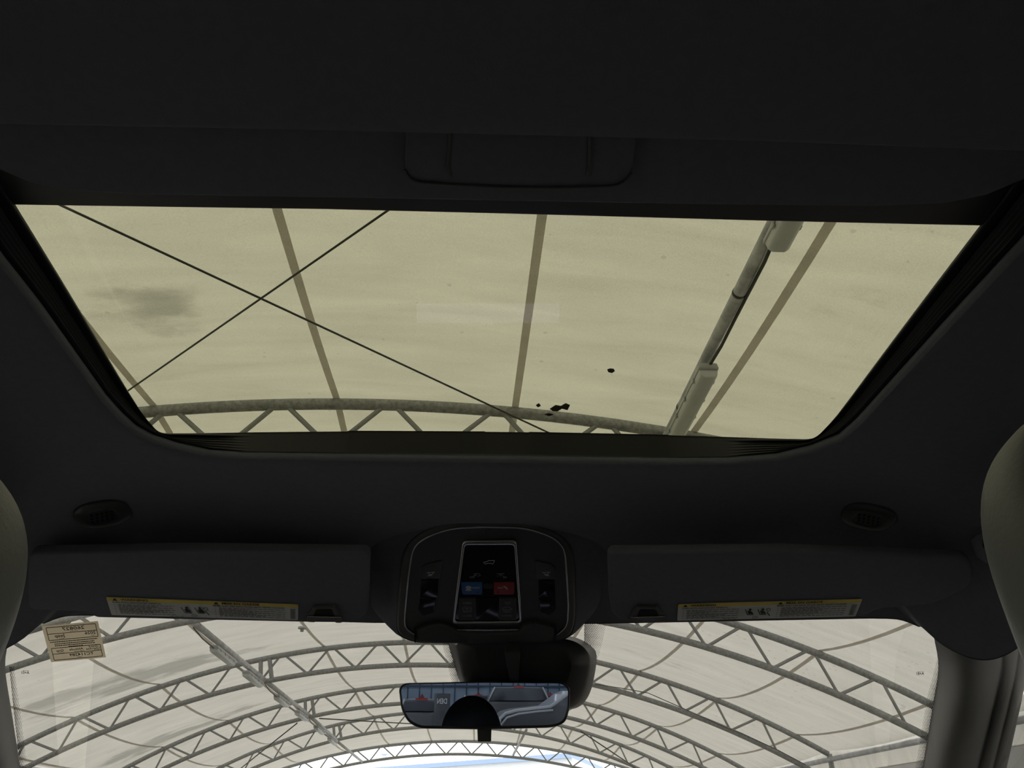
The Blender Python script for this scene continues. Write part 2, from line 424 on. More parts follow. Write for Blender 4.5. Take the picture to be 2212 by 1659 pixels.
# ================================================================== THE YARD AND THE TENT
TY = [6.51, 11.978, 17.224, 22.742, 28.374, 33.906]         # arch planes ahead of the car
XC, RA = -1.312, 16.731; DEPTH = .4624; CR = .055           # arch axis, radius, truss depth, chord radius
X5, R5, Z5 = -1.185, 23.711, 3.0836                         # the flatter end arch
S_L, S_R = -8.75, 8.62
def arch(s, dr=0.0, end=False):
    if end:
        a = s/R5; r = R5+dr; return Vector((X5 + r*sin(a), 0, Z5-R5 + r*cos(a)))
    a = s/RA; r = RA+dr; return Vector((XC + r*sin(a), 0, H_T-RA + r*cos(a)))
def drift(y): return -.031*(y-6.51)
g = box('ground', (0, 5, -CZ-.05), (120, 180, .1), 'gravel'); struct(g, 'grey gravel yard floor under the tent', 'ground')

# canopy: fabric dips between the arches
BAYS = [TY[0]-5.47*k for k in range(8, 0, -1)] + TY
def canopy_pt(s, y, dr=0.0):
    k = 0
    while k < len(BAYS)-2 and y > BAYS[k+1]: k += 1
    u = min(1, max(0, (y-BAYS[k])/(BAYS[k+1]-BAYS[k])))
    sag = -(.12+.10*min(1, (s/6)**2))*4*u*(1-u)*min(1, 1.15-(s/9.6)**4)
    p = arch(s, .07+sag+dr)
    if k == len(BAYS)-2: p = p.lerp(arch(s, .07+sag+dr, True), u)
    p.y = y; return p
YS = []
for a, b in zip(BAYS[:-1], BAYS[1:]): YS += [a + (b-a)*i/10 for i in range(10)]
YS += [BAYS[-1], BAYS[-1]+.35]
SS = [S_L + (S_R-S_L)*i/56 for i in range(57)]
vs = [canopy_pt(s, y) for y in YS for s in SS]; n = len(SS)
fs = [(i*n+j, i*n+j+1, (i+1)*n+j+1, (i+1)*n+j) for i in range(len(YS)-1) for j in range(n-1)]
canopy = thing('tent_canopy', 'cream translucent fabric canopy stretched over the steel arches', 'tent', (XC, 6, 0))
roof = mesh_obj('fabric_roof', vs, fs, 'canopy', canopy, smooth=True, keep=True)
for k in range(-5, 6):
    L1, L2 = [], []
    for y in [v for v in YS if v > -8]:
        s = -.148 + 1.69*k + drift(y)
        if not (S_L+.1 < s < S_R-.1): s = max(S_L+.1, min(S_R-.1, s))
        L1.append(canopy_pt(s-.032, y, -.012)); L2.append(canopy_pt(s+.032, y, -.012))
    loft('seam', [L1, L2], 'seam', canopy, closed=False)
# side walls below the eaves
pe, pl = arch(S_R, .07), arch(S_L, .07)
def side_wall(name, p, sg, lab):
    y0, y1 = BAYS[0], TY[5]; x = p.x + .12*sg
    o = boxes(name, [((x, (y0+y1)/2, (p.z-.42-CZ)/2), (.06, y1-y0, p.z-.42+CZ))], 'container')
    struct(o, lab, 'wall')
side_wall('wall_right', pe, 1, 'white steel side wall below the tent eave')
side_wall('wall_left', pl, -1, 'white steel side wall on the far left below the tent eave')
for p, sg in ((pe, 1), (pl, -1)):
    o = loft('eave_valance', [[Vector((p.x+.01*sg, y, p.z+.02)) for y in YS], [Vector((p.x+.05*sg, y, p.z-.2)) for y in YS], [Vector((p.x+.1*sg, y, p.z-.5)) for y in YS]], 'canopy', canopy, closed=False)
for nm, p, sg, lab in (('eave_tube', pe, 1, 'galvanised steel tube along the eave right of the windscreen'), ('eave_tube', pl, -1, 'galvanised steel tube along the far left eave')):
    tag(tube(nm, [(p.x-.02*sg, BAYS[0], p.z-.16), (p.x-.02*sg, TY[5], p.z-.16)], .05, 'steel_b'), lab, 'tube', 'eave tubes')
# back wall of the tent (seen in the mirror)
YB = BAYS[0]+.2
vb = [Vector((s[0], YB, s[1])) for s in [(pl.x, -CZ), (pe.x, -CZ)] + [(arch(q).x, arch(q).z) for q in reversed(SS)]]
wb = mesh_obj('wall_back', vb, [tuple(range(len(vb)))], 'bluewall'); struct(wb, 'blue panelled back wall of the tent, seen in the mirror', 'wall')
for i in range(30):
    x = -8.5 + i*.55; zt = min(arch(q).z for q in (0,)) if False else (H_T-RA + sqrt(max(0, RA**2-(x-XC)**2)))
    box('panel_joint', (x, YB+.03, (zt-CZ)/2-.1), (.05, .03, zt+CZ-.3), 'wall_line', wb)
for z in (.55, .95, 1.35, 1.75): box('girt', (XC, YB+.06, z), (16, .05, .09), 'wall_line', wb)

# arched trusses
PITCH_W = 1.02
rod = None
def shared_rod():
    global rod
    if rod is None:
        v = []; f = []
        for z in (-.5, .5):
            for j in range(8): v.append((cos(j*pi/4), sin(j*pi/4), z))
        for j in range(8): f.append((j, (j+1) % 8, 8+(j+1) % 8, 8+j))
        rod = bpy.data.meshes.new('diagonal'); rod.from_pydata(v, [], f); rod.materials.append(M['steel'])
        for p in rod.polygons: p.use_smooth = True
    return rod
def rod_between(name, a, b, r, parent):
    a, b = Vector(a)+OFF, Vector(b)+OFF; d = b-a
    o = bpy.data.objects.new(name, shared_rod()); COL.objects.link(o)
    o.location = (a+b)/2; o.rotation_mode = 'QUATERNION'; o.rotation_quaternion = d.to_track_quat('Z', 'Y'); o.scale = (r, r, d.length)
    attach(o, parent); return o
LAB = ['steel arch truss seen through the sunroof', 'nearest steel arch truss seen through the windscreen, cut off by the visors',
       'second steel arch truss through the windscreen, passing behind the overhead console', 'third steel arch truss through the windscreen, passing behind the mirror top',
       'fourth steel arch truss through the windscreen, passing just below the mirror', 'farthest steel arch truss framing the open bright end of the tent']
for i, y in enumerate(TY):
    e = (i == 5)
    A = lambda s, dr=0: arch(s, dr, e) + Vector((0, y, 0))
    t = thing('arch_truss', LAB[i], 'truss', (A(0).x, y, A(0).z), 'arch trusses of the tent')
    q = [S_L + (S_R-S_L)*k/70 for k in range(71)]
    tube('top_chord', [A(s) for s in q], CR, 'steel', t)
    q2 = [S_L+.25 + (S_R-.25-S_L-.25)*k/70 for k in range(71)]
    tube('bottom_chord', [A(s, -DEPTH) for s in q2], CR*.95, 'steel', t)
    ph = (.36 + drift(y)) if not e else .1
    k = int(S_L/PITCH_W)-1
    while True:
        st = ph + k*PITCH_W; k += 1
        if st < S_L+.4: continue
        if st > S_R-.7: break
        for sg in (-1, 1):
            rod_between('diagonal', A(st+sg*.07, -.03), A(st+sg*(PITCH_W/2-.03), -DEPTH+.03), .024, t)
    # gusset plates where the purlins meet the truss
    for xs in ((-4.42+drift(y)+.17-.1, ) if i in (2, 3, 4) else ()):
        s = asin((xs-XC)/RA)*RA
        for ds in (-.09, .09):
            rod_between('gusset_post', A(s+ds, -.02), A(s+ds*1.3, -DEPTH+.02), .045, t)
    # legs at the eaves
    for s, sg in ((S_R, 1), (S_L, -1)):
        a = A(s); rod_between('leg', a + Vector((.02*sg, 0, 0)), Vector((a.x+.05*sg, y, -CZ)), .055, t)
        b2 = A(s-.25*sg, -DEPTH); rod_between('leg', b2, Vector((b2.x, y, -CZ)), .05, t)

# purlins with batten lamps
def purlin(pts, r, label, m='steel_b'):
    t = thing('purlin_tube', label, 'tube', pts[0], 'purlin tubes between the arches')
    tube('tube', pts, r, m, t, n=16)
    return t
def lamp(p0, p1, label):
    p0, p1 = Vector(p0), Vector(p1); d = (p1-p0); Ln = d.length; d.normalize(); c = (p0+p1)/2
    sx = d.cross(Vector((0, 0, 1))).normalized(); R = Matrix((sx, d, Vector((0, 0, 1)))).transposed()
    t = thing('batten_lamp', label, 'lamp', c, 'batten lamps under the purlins')
    def prism(nm, prof_, y0, y1, m, bev):
        v = [c + R @ Vector((x, yy, z)) for yy in (y0, y1) for x, z in prof_]; k = len(prof_)
        f = [tuple(range(k-1, -1, -1)), tuple(range(k, 2*k))] + [(j, (j+1) % k, k+(j+1) % k, k+j) for j in range(k)]
        o = mesh_obj(nm, v, f, m, t); bevel_mod(o, bev, 2); return o
    hl = Ln/2
    prism('housing', [(-.065, .05), (.065, .05), (.078, .0), (-.078, .0)], -hl, hl, 'lamp', .012)
    prism('cover', [(-.072, .002), (.072, .002), (.062, -.05), (.035, -.068), (-.035, -.068), (-.062, -.05)], -hl+.02, hl-.02, 'lamp_d', .01)
    for k in range(4):
        for sg in (-1, 1):
            yy = -hl + Ln*(.15+.233*k); q = c + R @ Vector((.079*sg, yy, -.004))
            box('clip', q, (.012, .035, .035), 'lamp', t, .003, R)
    for yy in (-hl*.6, hl*.6):
        q = c + R @ Vector((0, yy, .06)); box('bracket', q, (.03, .03, .08), 'steel', t, 0, R)
    return t
yr0 = TY[0]-5.47
pr = purlin([(1.70, yr0, 3.10), (1.60, TY[0], 3.10)], .043, 'grey steel purlin tube carrying lamps seen through the sunroof')
for yy in (4.14, 5.75):
    x = 1.70 - .0183*(yy-yr0); tube('pipe_clamp', [(x, yy-.012, 3.10), (x, yy+.012, 3.10)], .046, 'cable', pr, n=16)
# slack power cable below the purlin
tube('power_cable', [(1.665, 3.5, 3.03), (1.685, 3.75, 3.05), (1.69, 4.1, 3.07), (1.685, 4.4, 3.07), (1.665, 4.7, 3.04), (1.625, 4.92, 3.0)], .012, 'cable', pr, n=8)
lamp((1.675, 2.30, 2.965), (1.655, 3.50, 2.965), 'pale batten lamp at the top edge of the sunroof view')
lamp((1.615, 4.89, 2.965), (1.60, 6.12, 2.965), 'pale batten lamp at the lower right of the sunroof view')
PL = [(-4.416, 11.978, 2.708), (-4.619, 17.224, 2.700), (-4.79, 22.742, 2.688), (-4.951, 28.374, 2.588)]
pn = ['first', 'second', 'third']
for i in range(3):
    a, b = Vector(PL[i]), Vector(PL[i+1])
    up = Vector((0, 0, .02))
    pt = purlin([a+up, b+up], .05, ['steel purlin tube running down below the left visor label', 'steel purlin tube left of the mirror between second and third arches', 'short looking steel purlin tube nearest the far end, left of the mirror'][i])
    at = lambda y: a + (b-a)*((y-a.y)/(b.y-a.y)) + Vector((0, 0, -.11))
    lamp(at(a.y+1.3), at(a.y+2.55), 'batten lamp on the %s windscreen purlin, its nearer end' % pn[i])
    lamp(at(b.y-1.65), at(b.y-.35), 'batten lamp on the %s windscreen purlin, its farther end' % pn[i])
    tube('power_cable', [at(a.y+.1)+Vector((0, 0, .06)), at(a.y+.7)+Vector((-.03, 0, .03)), at(a.y+1.3)], .01, 'cable', pt, n=6)
purlin([PL[3], (-4.85, 33.9, 2.35)], .045, 'steel tube dropping to the far open end, left of the mirror')
purlin([(1.33, 28.374, 2.93), (1.06, 33.9, 2.60)], .045, 'steel tube dropping to the far open end, below the mirror')
# cross bracing
def brace(a, b, label, r=.0075):
    tag(tube('brace_cable', [a, b], r, 'cable', n=6), label, 'cable', 'bracing cables of the tent')
c0, c1 = on_z(150, 452, 3.04), on_z(1175, 930, 3.04); d = c1-c0
brace(c0-d*.85, c0+d*1.14, 'dark brace cable crossing the sunroof view down to the right')
c0, c1 = on_z(830, 460, 3.04), on_z(275, 845, 3.04); d = c1-c0
brace(c0-d*1.05, c0+d*1.4, 'dark brace cable crossing the sunroof view down to the left')
brace(on_y(642, 1562, TY[3]), on_y(470, 1700, TY[4]), 'thin brace cable left of the mirror below the third arch', .016)
brace(on_y(690, 1552, TY[3]), on_y(1000, 1570, TY[4]), 'thin brace cable from the third arch towards the mirror bottom', .016)
brace(on_y(1255, 1580, TY[3]), on_y(1420, 1690, TY[4]), 'thin brace cable right of the mirror below the third arch', .016)
wire = [on_y(x, yy, TY[2]-.08) for x, yy in ((1285, 1478), (1345, 1487), (1400, 1497), (1475, 1530), (1560, 1568), (1600, 1584), (1680, 1620), (1740, 1652))]
tag(tube('power_cable', wire, .008, 'cable', n=6), 'loose power cable strung along the second arch, right of the mirror', 'cable')
# fabric anchor bolt in the middle of a bay
pb = on_z(653, 1357, 3.10)
t = thing('fabric_anchor', 'small round bolt and washer in the canopy below the left visor clip', 'bolt', pb)
tube('washer', [pb+Vector((0, 0, .02)), pb+Vector((0, 0, -.01))], .075, 'steel_b', t)
tube('bolt_head', [pb+Vector((0, 0, -.01)), pb+Vector((0, 0, -.06))], .03, 'steel', t)
# building beyond the open end
P = [on_y(560, 1674, 84), on_y(1235, 1621, 58)]; zt = 4.55
A0, A1 = Vector((P[0].x, P[0].y, zt)), Vector((P[1].x, P[1].y, zt)); back = Vector((4, 14, 0))
bb = thing('building', 'pale building with a light blue roof edge beyond the open end of the tent', 'building', (-6, 66, -CZ))
def wallq(nm, a, b, z0, z1, m, o=Vector()):
    v = []
    for p in (a, b, b+back, a+back): v += [Vector((p.x+o.x, p.y+o.y, z0)), Vector((p.x+o.x, p.y+o.y, z1))]
    return mesh_obj(nm, v, [(0, 2, 3, 1), (2, 4, 5, 3), (4, 6, 7, 5), (6, 0, 1, 7), (1, 3, 5, 7), (0, 6, 4, 2)], m, bb)
wallq('wall', A0, A1, -CZ, zt-.3, 'bwall'); rf = wallq('roof_edge', A0, A1, zt-.3, zt, 'broof', Vector((-.1, -.3, 0)))
pc = A0.lerp(A1, .46) + back*.1; zc = zt + 1.1
tube('flue_pipe', [(pc.x, pc.y, zt-.5), (pc.x, pc.y, zc)], .22, 'bwall', bb); tube('flue_cap', [(pc.x, pc.y, zc), (pc.x, pc.y, zc+.15)], .36, 'bwall', bb)

# ================================================================== THE CAR: SHELL
# ---- roof lining with the sunroof hole: rings from the hole to the edges of the lining
def poly_at(loop, ang, c):
    """where the ray from c at angle ang meets a closed 3-D loop (by its x, y)"""
    dx, dy = cos(ang), sin(ang); best = None
    for i in range(len(loop)):
        a, b = loop[i], loop[(i+1) % len(loop)]
        ax, ay, bx, by = a.x-c[0], a.y-c[1], b.x-c[0], b.y-c[1]
        den = dx*(by-ay) - dy*(bx-ax)
        if abs(den) < 1e-12: continue
        t = (ax*(by-ay) - ay*(bx-ax))/den; u = (ax*dy - ay*dx)/den
        if t > 0 and -1e-6 <= u <= 1+1e-6 and (best is None or t < best[0]): best = (t, a.lerp(b, u))
    return best[1]
hole_px = [(0, 570), (80, 670), (225, 870), (262, 910), (290, 935), (325, 954), (380, 972), (450, 987), (520, 992), (750, 995), (1106, 999), (1456, 1004), (1581, 1003), (1681, 995), (1756, 977), (1816, 953), (1856, 918), (2056, 700), (2212, 535)]
hole = [on_surf(x, y, HL) for x, y in hole_px]
hole = [Vector((-.425, .43, HL(0, .43))), Vector((-.424, .47, HL(0, .47)))] + hole + [Vector((.452, .46, HL(0, .46))), Vector((.455, .43, HL(0, .43)))]
lip = [on_surf(x, y, HL) for x, y in ((2212, 330), (1660, 311), (1106, 297), (550, 284), (0, 272))]
hole = hole + [Vector((.45, .409, HL(0, .41)))] + lip + [Vector((-.415, .401, HL(0, .4)))]
HC = (0, .66)
fr_px = [(1055, 1340), (1300, 1340), (1500, 1336), (1870, 1329), (1915, 1329.5), (1935, 1331), (1952, 1335), (1968, 1341.5), (1980, 1347)]
edge = [on_surf(x, y, WS) + WS_N*.006 for x, y in fr_px]
def smooth_px(P, n=6):
    out = []
    for i in range(len(P)-1):
        p0, p1, p2, p3 = [Vector(P[min(max(j, 0), len(P)-1)]) for j in (i-1, i, i+1, i+2)]
        for j in range(n):
            t = j/n; q = .5*((2*p1) + (p2-p0)*t + (2*p0-5*p1+4*p2-p3)*t*t + (3*p1-p0-3*p2+p3)*t**3); out.append((q.x, q.y))
    return out + [P[-1]]
edge += [on_surf(x, y, HL) for x, y in smooth_px([(1990, 1352), (2010, 1371), (2033, 1390), (2062, 1407), (2095, 1420), (2130, 1425), (2168, 1416), (2212, 1390)])]
edge += [Vector(p) for p in ((.752, 1.03, .225), (.762, .9, .235), (.765, .6, .25), (.765, 0, .26), (.765, -.8, .25), (.74, -1.5, .23), (.66, -1.75, .26), (.4, -1.85, .30), (0, -1.88, .31))]
outer = edge + [Vector((-p.x, p.y, p.z)) for p in reversed(edge[1:-1])]
NA = 1080; rings = []
angs = [2*pi*i/NA for i in range(NA)]
Hp = [poly_at(hole, a, HC) for a in angs]; Op = [poly_at(outer, a, HC) for a in angs]
def up_off(p, inn, dz):
    d = Vector((HC[0]-p.x, HC[1]-p.y, 0)).normalized(); return Vector((p.x+d.x*inn, p.y+d.y*inn, p.z+dz))
lipZ = .014
for inn, dz in ((-.004, lipZ), (.0005, .009), (.0010, .006), (.0000, .003), (-.002, .0010)):
    rings.append([up_off(p, inn, dz) for p in Hp])
for k in range(0, 25):
    s = k/24; ring = []
    for p, q in zip(Hp, Op):
        e = .008 + (1-.008)*s
        xy = p.lerp(q, e); z = HL(xy.x, xy.y) + (q.z-HL(q.x, q.y))*e**4
        ring.append(Vector((xy.x, xy.y, z)))
    rings.append(ring)
head = loft('ceiling', rings, 'headliner'); struct(head, 'black cloth roof lining around the sunroof opening', 'headliner')
# ---- sunroof frame: ribbed side tracks, front lip, black seal
def G(px, py): return on_surf(px, py, GL)
gFL, gFR, gBL, gBR = G(318, 938), G(1782, 951), G(18, 446), G(2130, 490)
gl2 = [(gBL + (gBL-gFL)*.6), gFL, gFR, (gBR + (gBR-gFR)*.6)]
def round3(pts, r, n=8):
    out = []
    for i in range(len(pts)):
        p, a, b = pts[i], pts[i-1], pts[(i+1) % len(pts)]; rr = r[i]
        if rr == 0: out.append(p); continue
        s = p + (a-p).normalized()*rr; e = p + (b-p).normalized()*rr
        for j in range(n+1):
            t = j/n; out.append((1-t)**2*s + 2*t*(1-t)*p + t*t*e)
    return out
fr_mid = [G(x, y) for x, y in ((700, 930), (1100, 932), (1400, 938))]
gloop = round3([gl2[0], gFL, *fr_mid, gFR, gl2[3]], [0, .017, .2, .2, .15, .017, 0])
Gp = []
for p, a in zip(Hp, angs):
    Gp.append(poly_at(gloop, a, HC))
frame = bpy.data.objects.new('trim_1', None); COL.objects.link(frame); frame.location = Vector((0, .66, .46)) + OFF
struct(frame, 'black ribbed sunroof frame with side tracks', 'trim')
A0r = [up_off(p, .0025, .010) for p in Hp]
SM = lambda t: t*t*(3-2*t)
SD = [SM(min(1, max(0, (abs(cos(a))-.80)/.08))) for a in angs]      # ribs only along the sides
def fr(t, dz): return [a.lerp(g, t) + Vector((HC[0]-a.x, HC[1]-a.y, 0)).normalized()*(-dz*k) for a, g, k in zip(A0r, Gp, SD)]
stepsf = []
for k in range(5):
    t0 = .03 + k*.145
    stepsf += [(t0, .0), (t0+.012, -.0035), (t0+.022, -.0035), (t0+.034, .0)]
loft('side_track', [fr(t, dz) for t, dz in [(0, .004)] + stepsf + [(.76, 0)]], 'track', frame)
loft('seal_carrier', [fr(t, dz) for t, dz in ((.75, .002), (.77, -.008), (.80, -.010), (.90, -.010), (.92, -.004))], 'track', frame)
loft('rubber_seal', [fr(t, dz) for t, dz in ((.91, 0), (.93, -.005), (.97, -.004), (1.0, 0), (.97, .0))], 'rubber', frame)
# stiff outer roof skin keeps daylight out above the lining
R1 = [Vector((p.x*1.02, p.y, p.z+.075)) for p in rings[12]]; R2 = [Vector((q.x*1.05, q.y+.02*(q.y > 1), q.z+.035)) for q in Op]
R0_ = [up_off(p, -.035, .0085) for p in Gp]
loft('roof_skin', [R0_, R1, R2, [q + Vector((0, 0, -.001)) for q in Op]], 'black', head)

pane = [p + Vector((0, 0, .014)) for p in (gl2[0] + Vector((-.03, 0, 0)), gFL + Vector((-.03, .03, -.003)), gFR + Vector((.03, .03, -.003)), gl2[3] + Vector((.03, 0, 0)))]
w1 = mesh_obj('window_1', pane, [(0, 1, 2, 3)], 'roofglass'); struct(w1, 'tinted sunroof glass with faint scratches', 'window')

# ---- sliding sunshade with its pull handle
sh = thing('sunshade', 'black sliding sunshade with a recessed pull handle behind the sunroof glass', 'shade', G(1074, 440))
SP, SN = GL_P + Vector((0, 0, -.004)), GL_N
def SPt(px, py, off=0): return on_plane(px, py, SP + SN*off, SN)
fl, frr = SPt(-60, 444), SPt(2200, 492)
bk = Vector((0, -.34, .031))
midf = [SPt(x, y) for x, y in ((200, 448), (700, 455), (1106, 465), (1650, 480), (2000, 488))]
slab('front_rail', [fl+bk, fl] + midf + [frr, frr+bk], SN, .008, 'black', sh, .003)
pan = [SPt(x, y, .010) for x, y in ((-60, 330), (0, 370), (60, 396), (150, 415), (300, 424), (740, 431), (1106, 438), (1500, 445), (1900, 449), (2040, 443), (2130, 425), (2240, 380))]
pan = [pan[0] + bk*.5] + pan + [pan[-1] + bk*.5]
slab('shade_panel', pan, SN, .0095, 'headliner', sh, .004, 4)
hp = rounded([(873, 230), (876, 300), (872, 392), (1110, 408), (1362, 402), (1374, 306), (1374, 240)], [0, 8, 40, 200, 44, 8, 0])
slab_px('pull_handle', hp, SP, SN, .0155, .006, 'headliner', sh, .002)
hi = rounded([(966, 230), (972, 300), (966, 384), (1278, 386), (1274, 304), (1274, 236)], [0, 8, 14, 14, 8, 0])
slab_px('handle_cup', hi, SP, SN, .0165, .002, 'visor', sh, .0012)
def edge_highlight(px, r): tube('handle_edge_highlight', [on_plane(x, y, SP + SN*.0165, SN) for x, y in px], r, 'bezel', sh, n=8)  # lighter grey lines stand in for highlights on the handle edges
edge_highlight(hp[8:-8], .0011)
edge_highlight([(972, 262), (972, 300), (968, 360), (972, 376)], .0014); edge_highlight([(1274, 262), (1274, 304), (1273, 362), (1268, 378)], .0014)

# ---- windscreen with dotted frit
def Wp(px, py, off=0): return on_plane(px, py, WS_P + WS_N*off, WS_N)
wv = [Vector((x, y, WS(x, y)-.002*0)) for x, y in ((-.80, 1.17), (.80, 1.17), (.86, 2.0), (-.86, 2.0))]
w2 = mesh_obj('window_2', wv, [(0, 1, 2, 3)], 'wind'); struct(w2, 'clear windscreen glass', 'window')
WU = Vector((1, 0, 0)); WV = WS_N.cross(WU).normalized()
def frit(pairs, sp=.0027):
    """pairs of (dense-side px, thin-side px)"""
    v = []; fade = []; grid = []
    for a, b in pairs:
        for t in (0, .5, 1):
            p = Wp(a[0], a[1], .002).lerp(Wp(b[0], b[1], .002), t); v.append(p); fade.append((1-t, 0)); grid.append((p.dot(WU)/sp + 500, p.dot(WV)/sp + 500))
    f = []
    for i in range(len(pairs)-1):
        for j in range(2): f.append((i*3+j, i*3+j+1, i*3+j+4, i*3+j+3))
    o = mesh_obj('frit_band', v, f, 'frit', w2, uvs={'fade': fade, 'grid': grid}); return o
frit([((2040, 1395), (2019, 1385)), ((2042, 1425), (2025, 1420)), ((2030, 1460), (2016, 1455)), ((2022, 1500), (2004, 1500)), ((2008, 1580), (1990, 1580)), ((1994, 1659), (1977, 1659)), ((1975, 1760), (1955, 1760))])
frit([((20, 1440), (30, 1440)), ((26, 1500), (39, 1500)), ((33, 1566), (48, 1566)), ((44, 1659), (59, 1659)), ((56, 1760), (72, 1760))])
frit([((975, 1375), (953, 1375)), ((978, 1400), (957, 1400)), ((984, 1435), (966, 1435)), ((992, 1475), (976, 1475))])
frit([((1262, 1330), (1314, 1330)), ((1262, 1345), (1310, 1345)), ((1262, 1380), (1303, 1380)), ((1262, 1420), (1293, 1420)), ((1262, 1460), (1280, 1460)), ((1240, 1500), (1268, 1500)), ((1230, 1520), (1254, 1520))])
frit([((100, 1312), (95, 1338)), ((130, 1312), (132, 1329)), ((190, 1312), (190, 1328))], .0036)
# ---- windscreen corner marks, printed on the glass
for st, px, py in (('A+01', 55, 1453), ('A+81', 1988, 1455)):
    q = quad_map([(px-8, py-4), (px+8, py-4), (px+8, py+4), (px-8, py+4)], WS_P, WS_N, .0025)
    p_ = Print(q, True); p_.text(st, 0, .85, 1.0, .75); p_.rect(0, -.05, .9, .02); p_.build('glass_mark', 'ink', w2)
# ---- A-pillars
def pillar(sg, name, lab):
    rows = []
    for (ya, cols) in ((1360, (2008, 2040, 2075, 2110, 2150, 2200, 2235)), (1425, (2033, 2066, 2098, 2130, 2168, 2196, 2222)), (1500, (2019, 2050, 2080, 2115, 2150, 2181, 2207)), (1580, (2006, 2034, 2064, 2100, 2131, 2161, 2190)), (1659, (1993, 2018, 2048, 2082, 2108, 2141, 2172)), (1800, (1968, 1990, 2020, 2050, 2076, 2108, 2138)), (1950, (1940, 1962, 1990, 2020, 2044, 2076, 2106))):
        a = Wp(cols[0], ya); y = a.y; e = .3 if ya < 1400 else (.45 if ya < 1450 else (.8 if ya < 1520 else 1.0))
        Y = lambda px, d: on_y(px, ya, y - d*e)
        ring = [a, Y(cols[1], .12), Y(cols[2], .15), Y(cols[3], .16), Y(cols[4], .15), Y(cols[4]+3, .135), Y(cols[4]+10, .15), Y(cols[5], .155), Y(cols[5]+3, .14), Y(cols[5]+8, .15), Y(cols[6], .145), Y(cols[6], .10) + Vector((.004, 0, 0)), a + Vector((.13, -.02, 0))]
        if sg < 0: ring = [Vector((-p.x-.026, p.y, p.z)) for p in ring]
        rows.append(ring)
    o = loft(name, rows, 'pillar', closed=False); struct(o, lab, 'trim')
    s = o.modifiers.new('s', 'SUBSURF'); s.levels = 1; s.render_levels = 2
    return o
pillar(1, 'trim_2', 'grey windscreen pillar trim on the right')
pillar(-1, 'trim_3', 'grey windscreen pillar trim on the left')
# ---- doors, rear pillars, floor
for sg, nm, lab in ((1, 'wall_right', 'black door and pillar trim on the right side of the cabin'), (-1, 'wall_left', 'black door and pillar trim on the left side of the cabin')):
    x = .80*sg
    o = boxes(nm, [((x, .0, -.56), (.06, 3.6, .68)), ((x, -.3, .215), (.10, 2.7, .09)), ((x, .06, 0), (.06, .16, .45)), ((x, -.95, 0), (.06, .14, .45)), ((x, -1.7, 0), (.06, .35, .45)), ((x, 1.9, -.3), (.06, .4, .5))], 'cabin')
    struct(o, lab, 'wall')
for k, (sg, y0, y1) in enumerate(((1, .14, 1.7), (-1, .14, 1.7), (1, -.88, -.02), (-1, -.88, -.02), (1, -1.53, -1.02), (-1, -1.53, -1.02))):
    x = .805*sg
    o = mesh_obj('window_%d' % (k+3), [(x, y0, -.22), (x, y1, -.22), (x, y1, .19 if y1 < 1.2 else -.15), (x, min(y1, 1.2), .19), (x, y0, .19)], [(0, 1, 2, 3, 4)] if y1 > 1.2 else [(0, 1, 2, 4)], 'sideglass' if k < 2 else 'privacy')
    struct(o, '%s window glass on the %s side of the car' % (('front door', 'rear door', 'rear quarter')[k//2], 'right' if sg > 0 else 'left'), 'window')
o = boxes('wall_rear', [((0, -1.87, -.55), (1.6, .08, .7)), ((.68, -1.87, .03), (.2, .08, .48)), ((-.68, -1.87, .03), (.2, .08, .48)), ((0, -1.87, .28), (1.6, .08, .08))], 'black'); struct(o, 'black tailgate trim around the rear window', 'wall')
o = mesh_obj('window_9', [(-.6, -1.88, -.21), (.6, -1.88, -.21), (.6, -1.88, .25), (-.6, -1.88, .25)], [(0, 1, 2, 3)], 'privacy'); struct(o, 'rear window glass', 'window')
o = boxes('floor', [((0, 0, -.92), (1.66, 3.9, .06)), ((0, 2.0, -.55), (1.7, .06, .8))], 'cabin'); struct(o, 'dark car floor carpet', 'floor')
# dashboard and hood top
dv = []
for x in (-.8, -.4, 0, .4, .8):
    dv.append([Vector((x, y, z)) for y, z in ((1.22, -.75), (1.20, -.45), (1.24, -.28), (1.34, -.20), (1.6, -.17), (1.98, -.26))])
o = loft('trim_4', dv, 'cabin', closed=False); struct(o, 'black dashboard below the windscreen', 'dashboard')

# ================================================================== THE CAR: FITTINGS
# ---- overhead console
ca = on_surf(1055, 1138, HL); cb = on_y(1055, 1385, 1.197)
CN = Vector((1, 0, 0)).cross(cb-ca).normalized()
if CN.z > 0: CN = -CN
CP = ca
def Z5(pts): return [(780+x*.25316, 1110+y*.25316) for x, y in pts]
con = thing('overhead_console', 'black overhead console with lamp lenses and coloured call buttons', 'console', on_plane(1055, 1260, CP, CN))
bez_o = rounded(Z5([(300, 900), (312, 1045), (470, 1102), (1065, 1108), (1650, 1098), (1792, 1055), (1835, 900), (1818, 330), (1720, 190), (1420, 75), (1060, 62), (740, 75), (460, 190), (345, 340)]), [40, 22, 20, 30, 20, 22, 40, 30, 40, 40, 40, 40, 40, 30], 6)
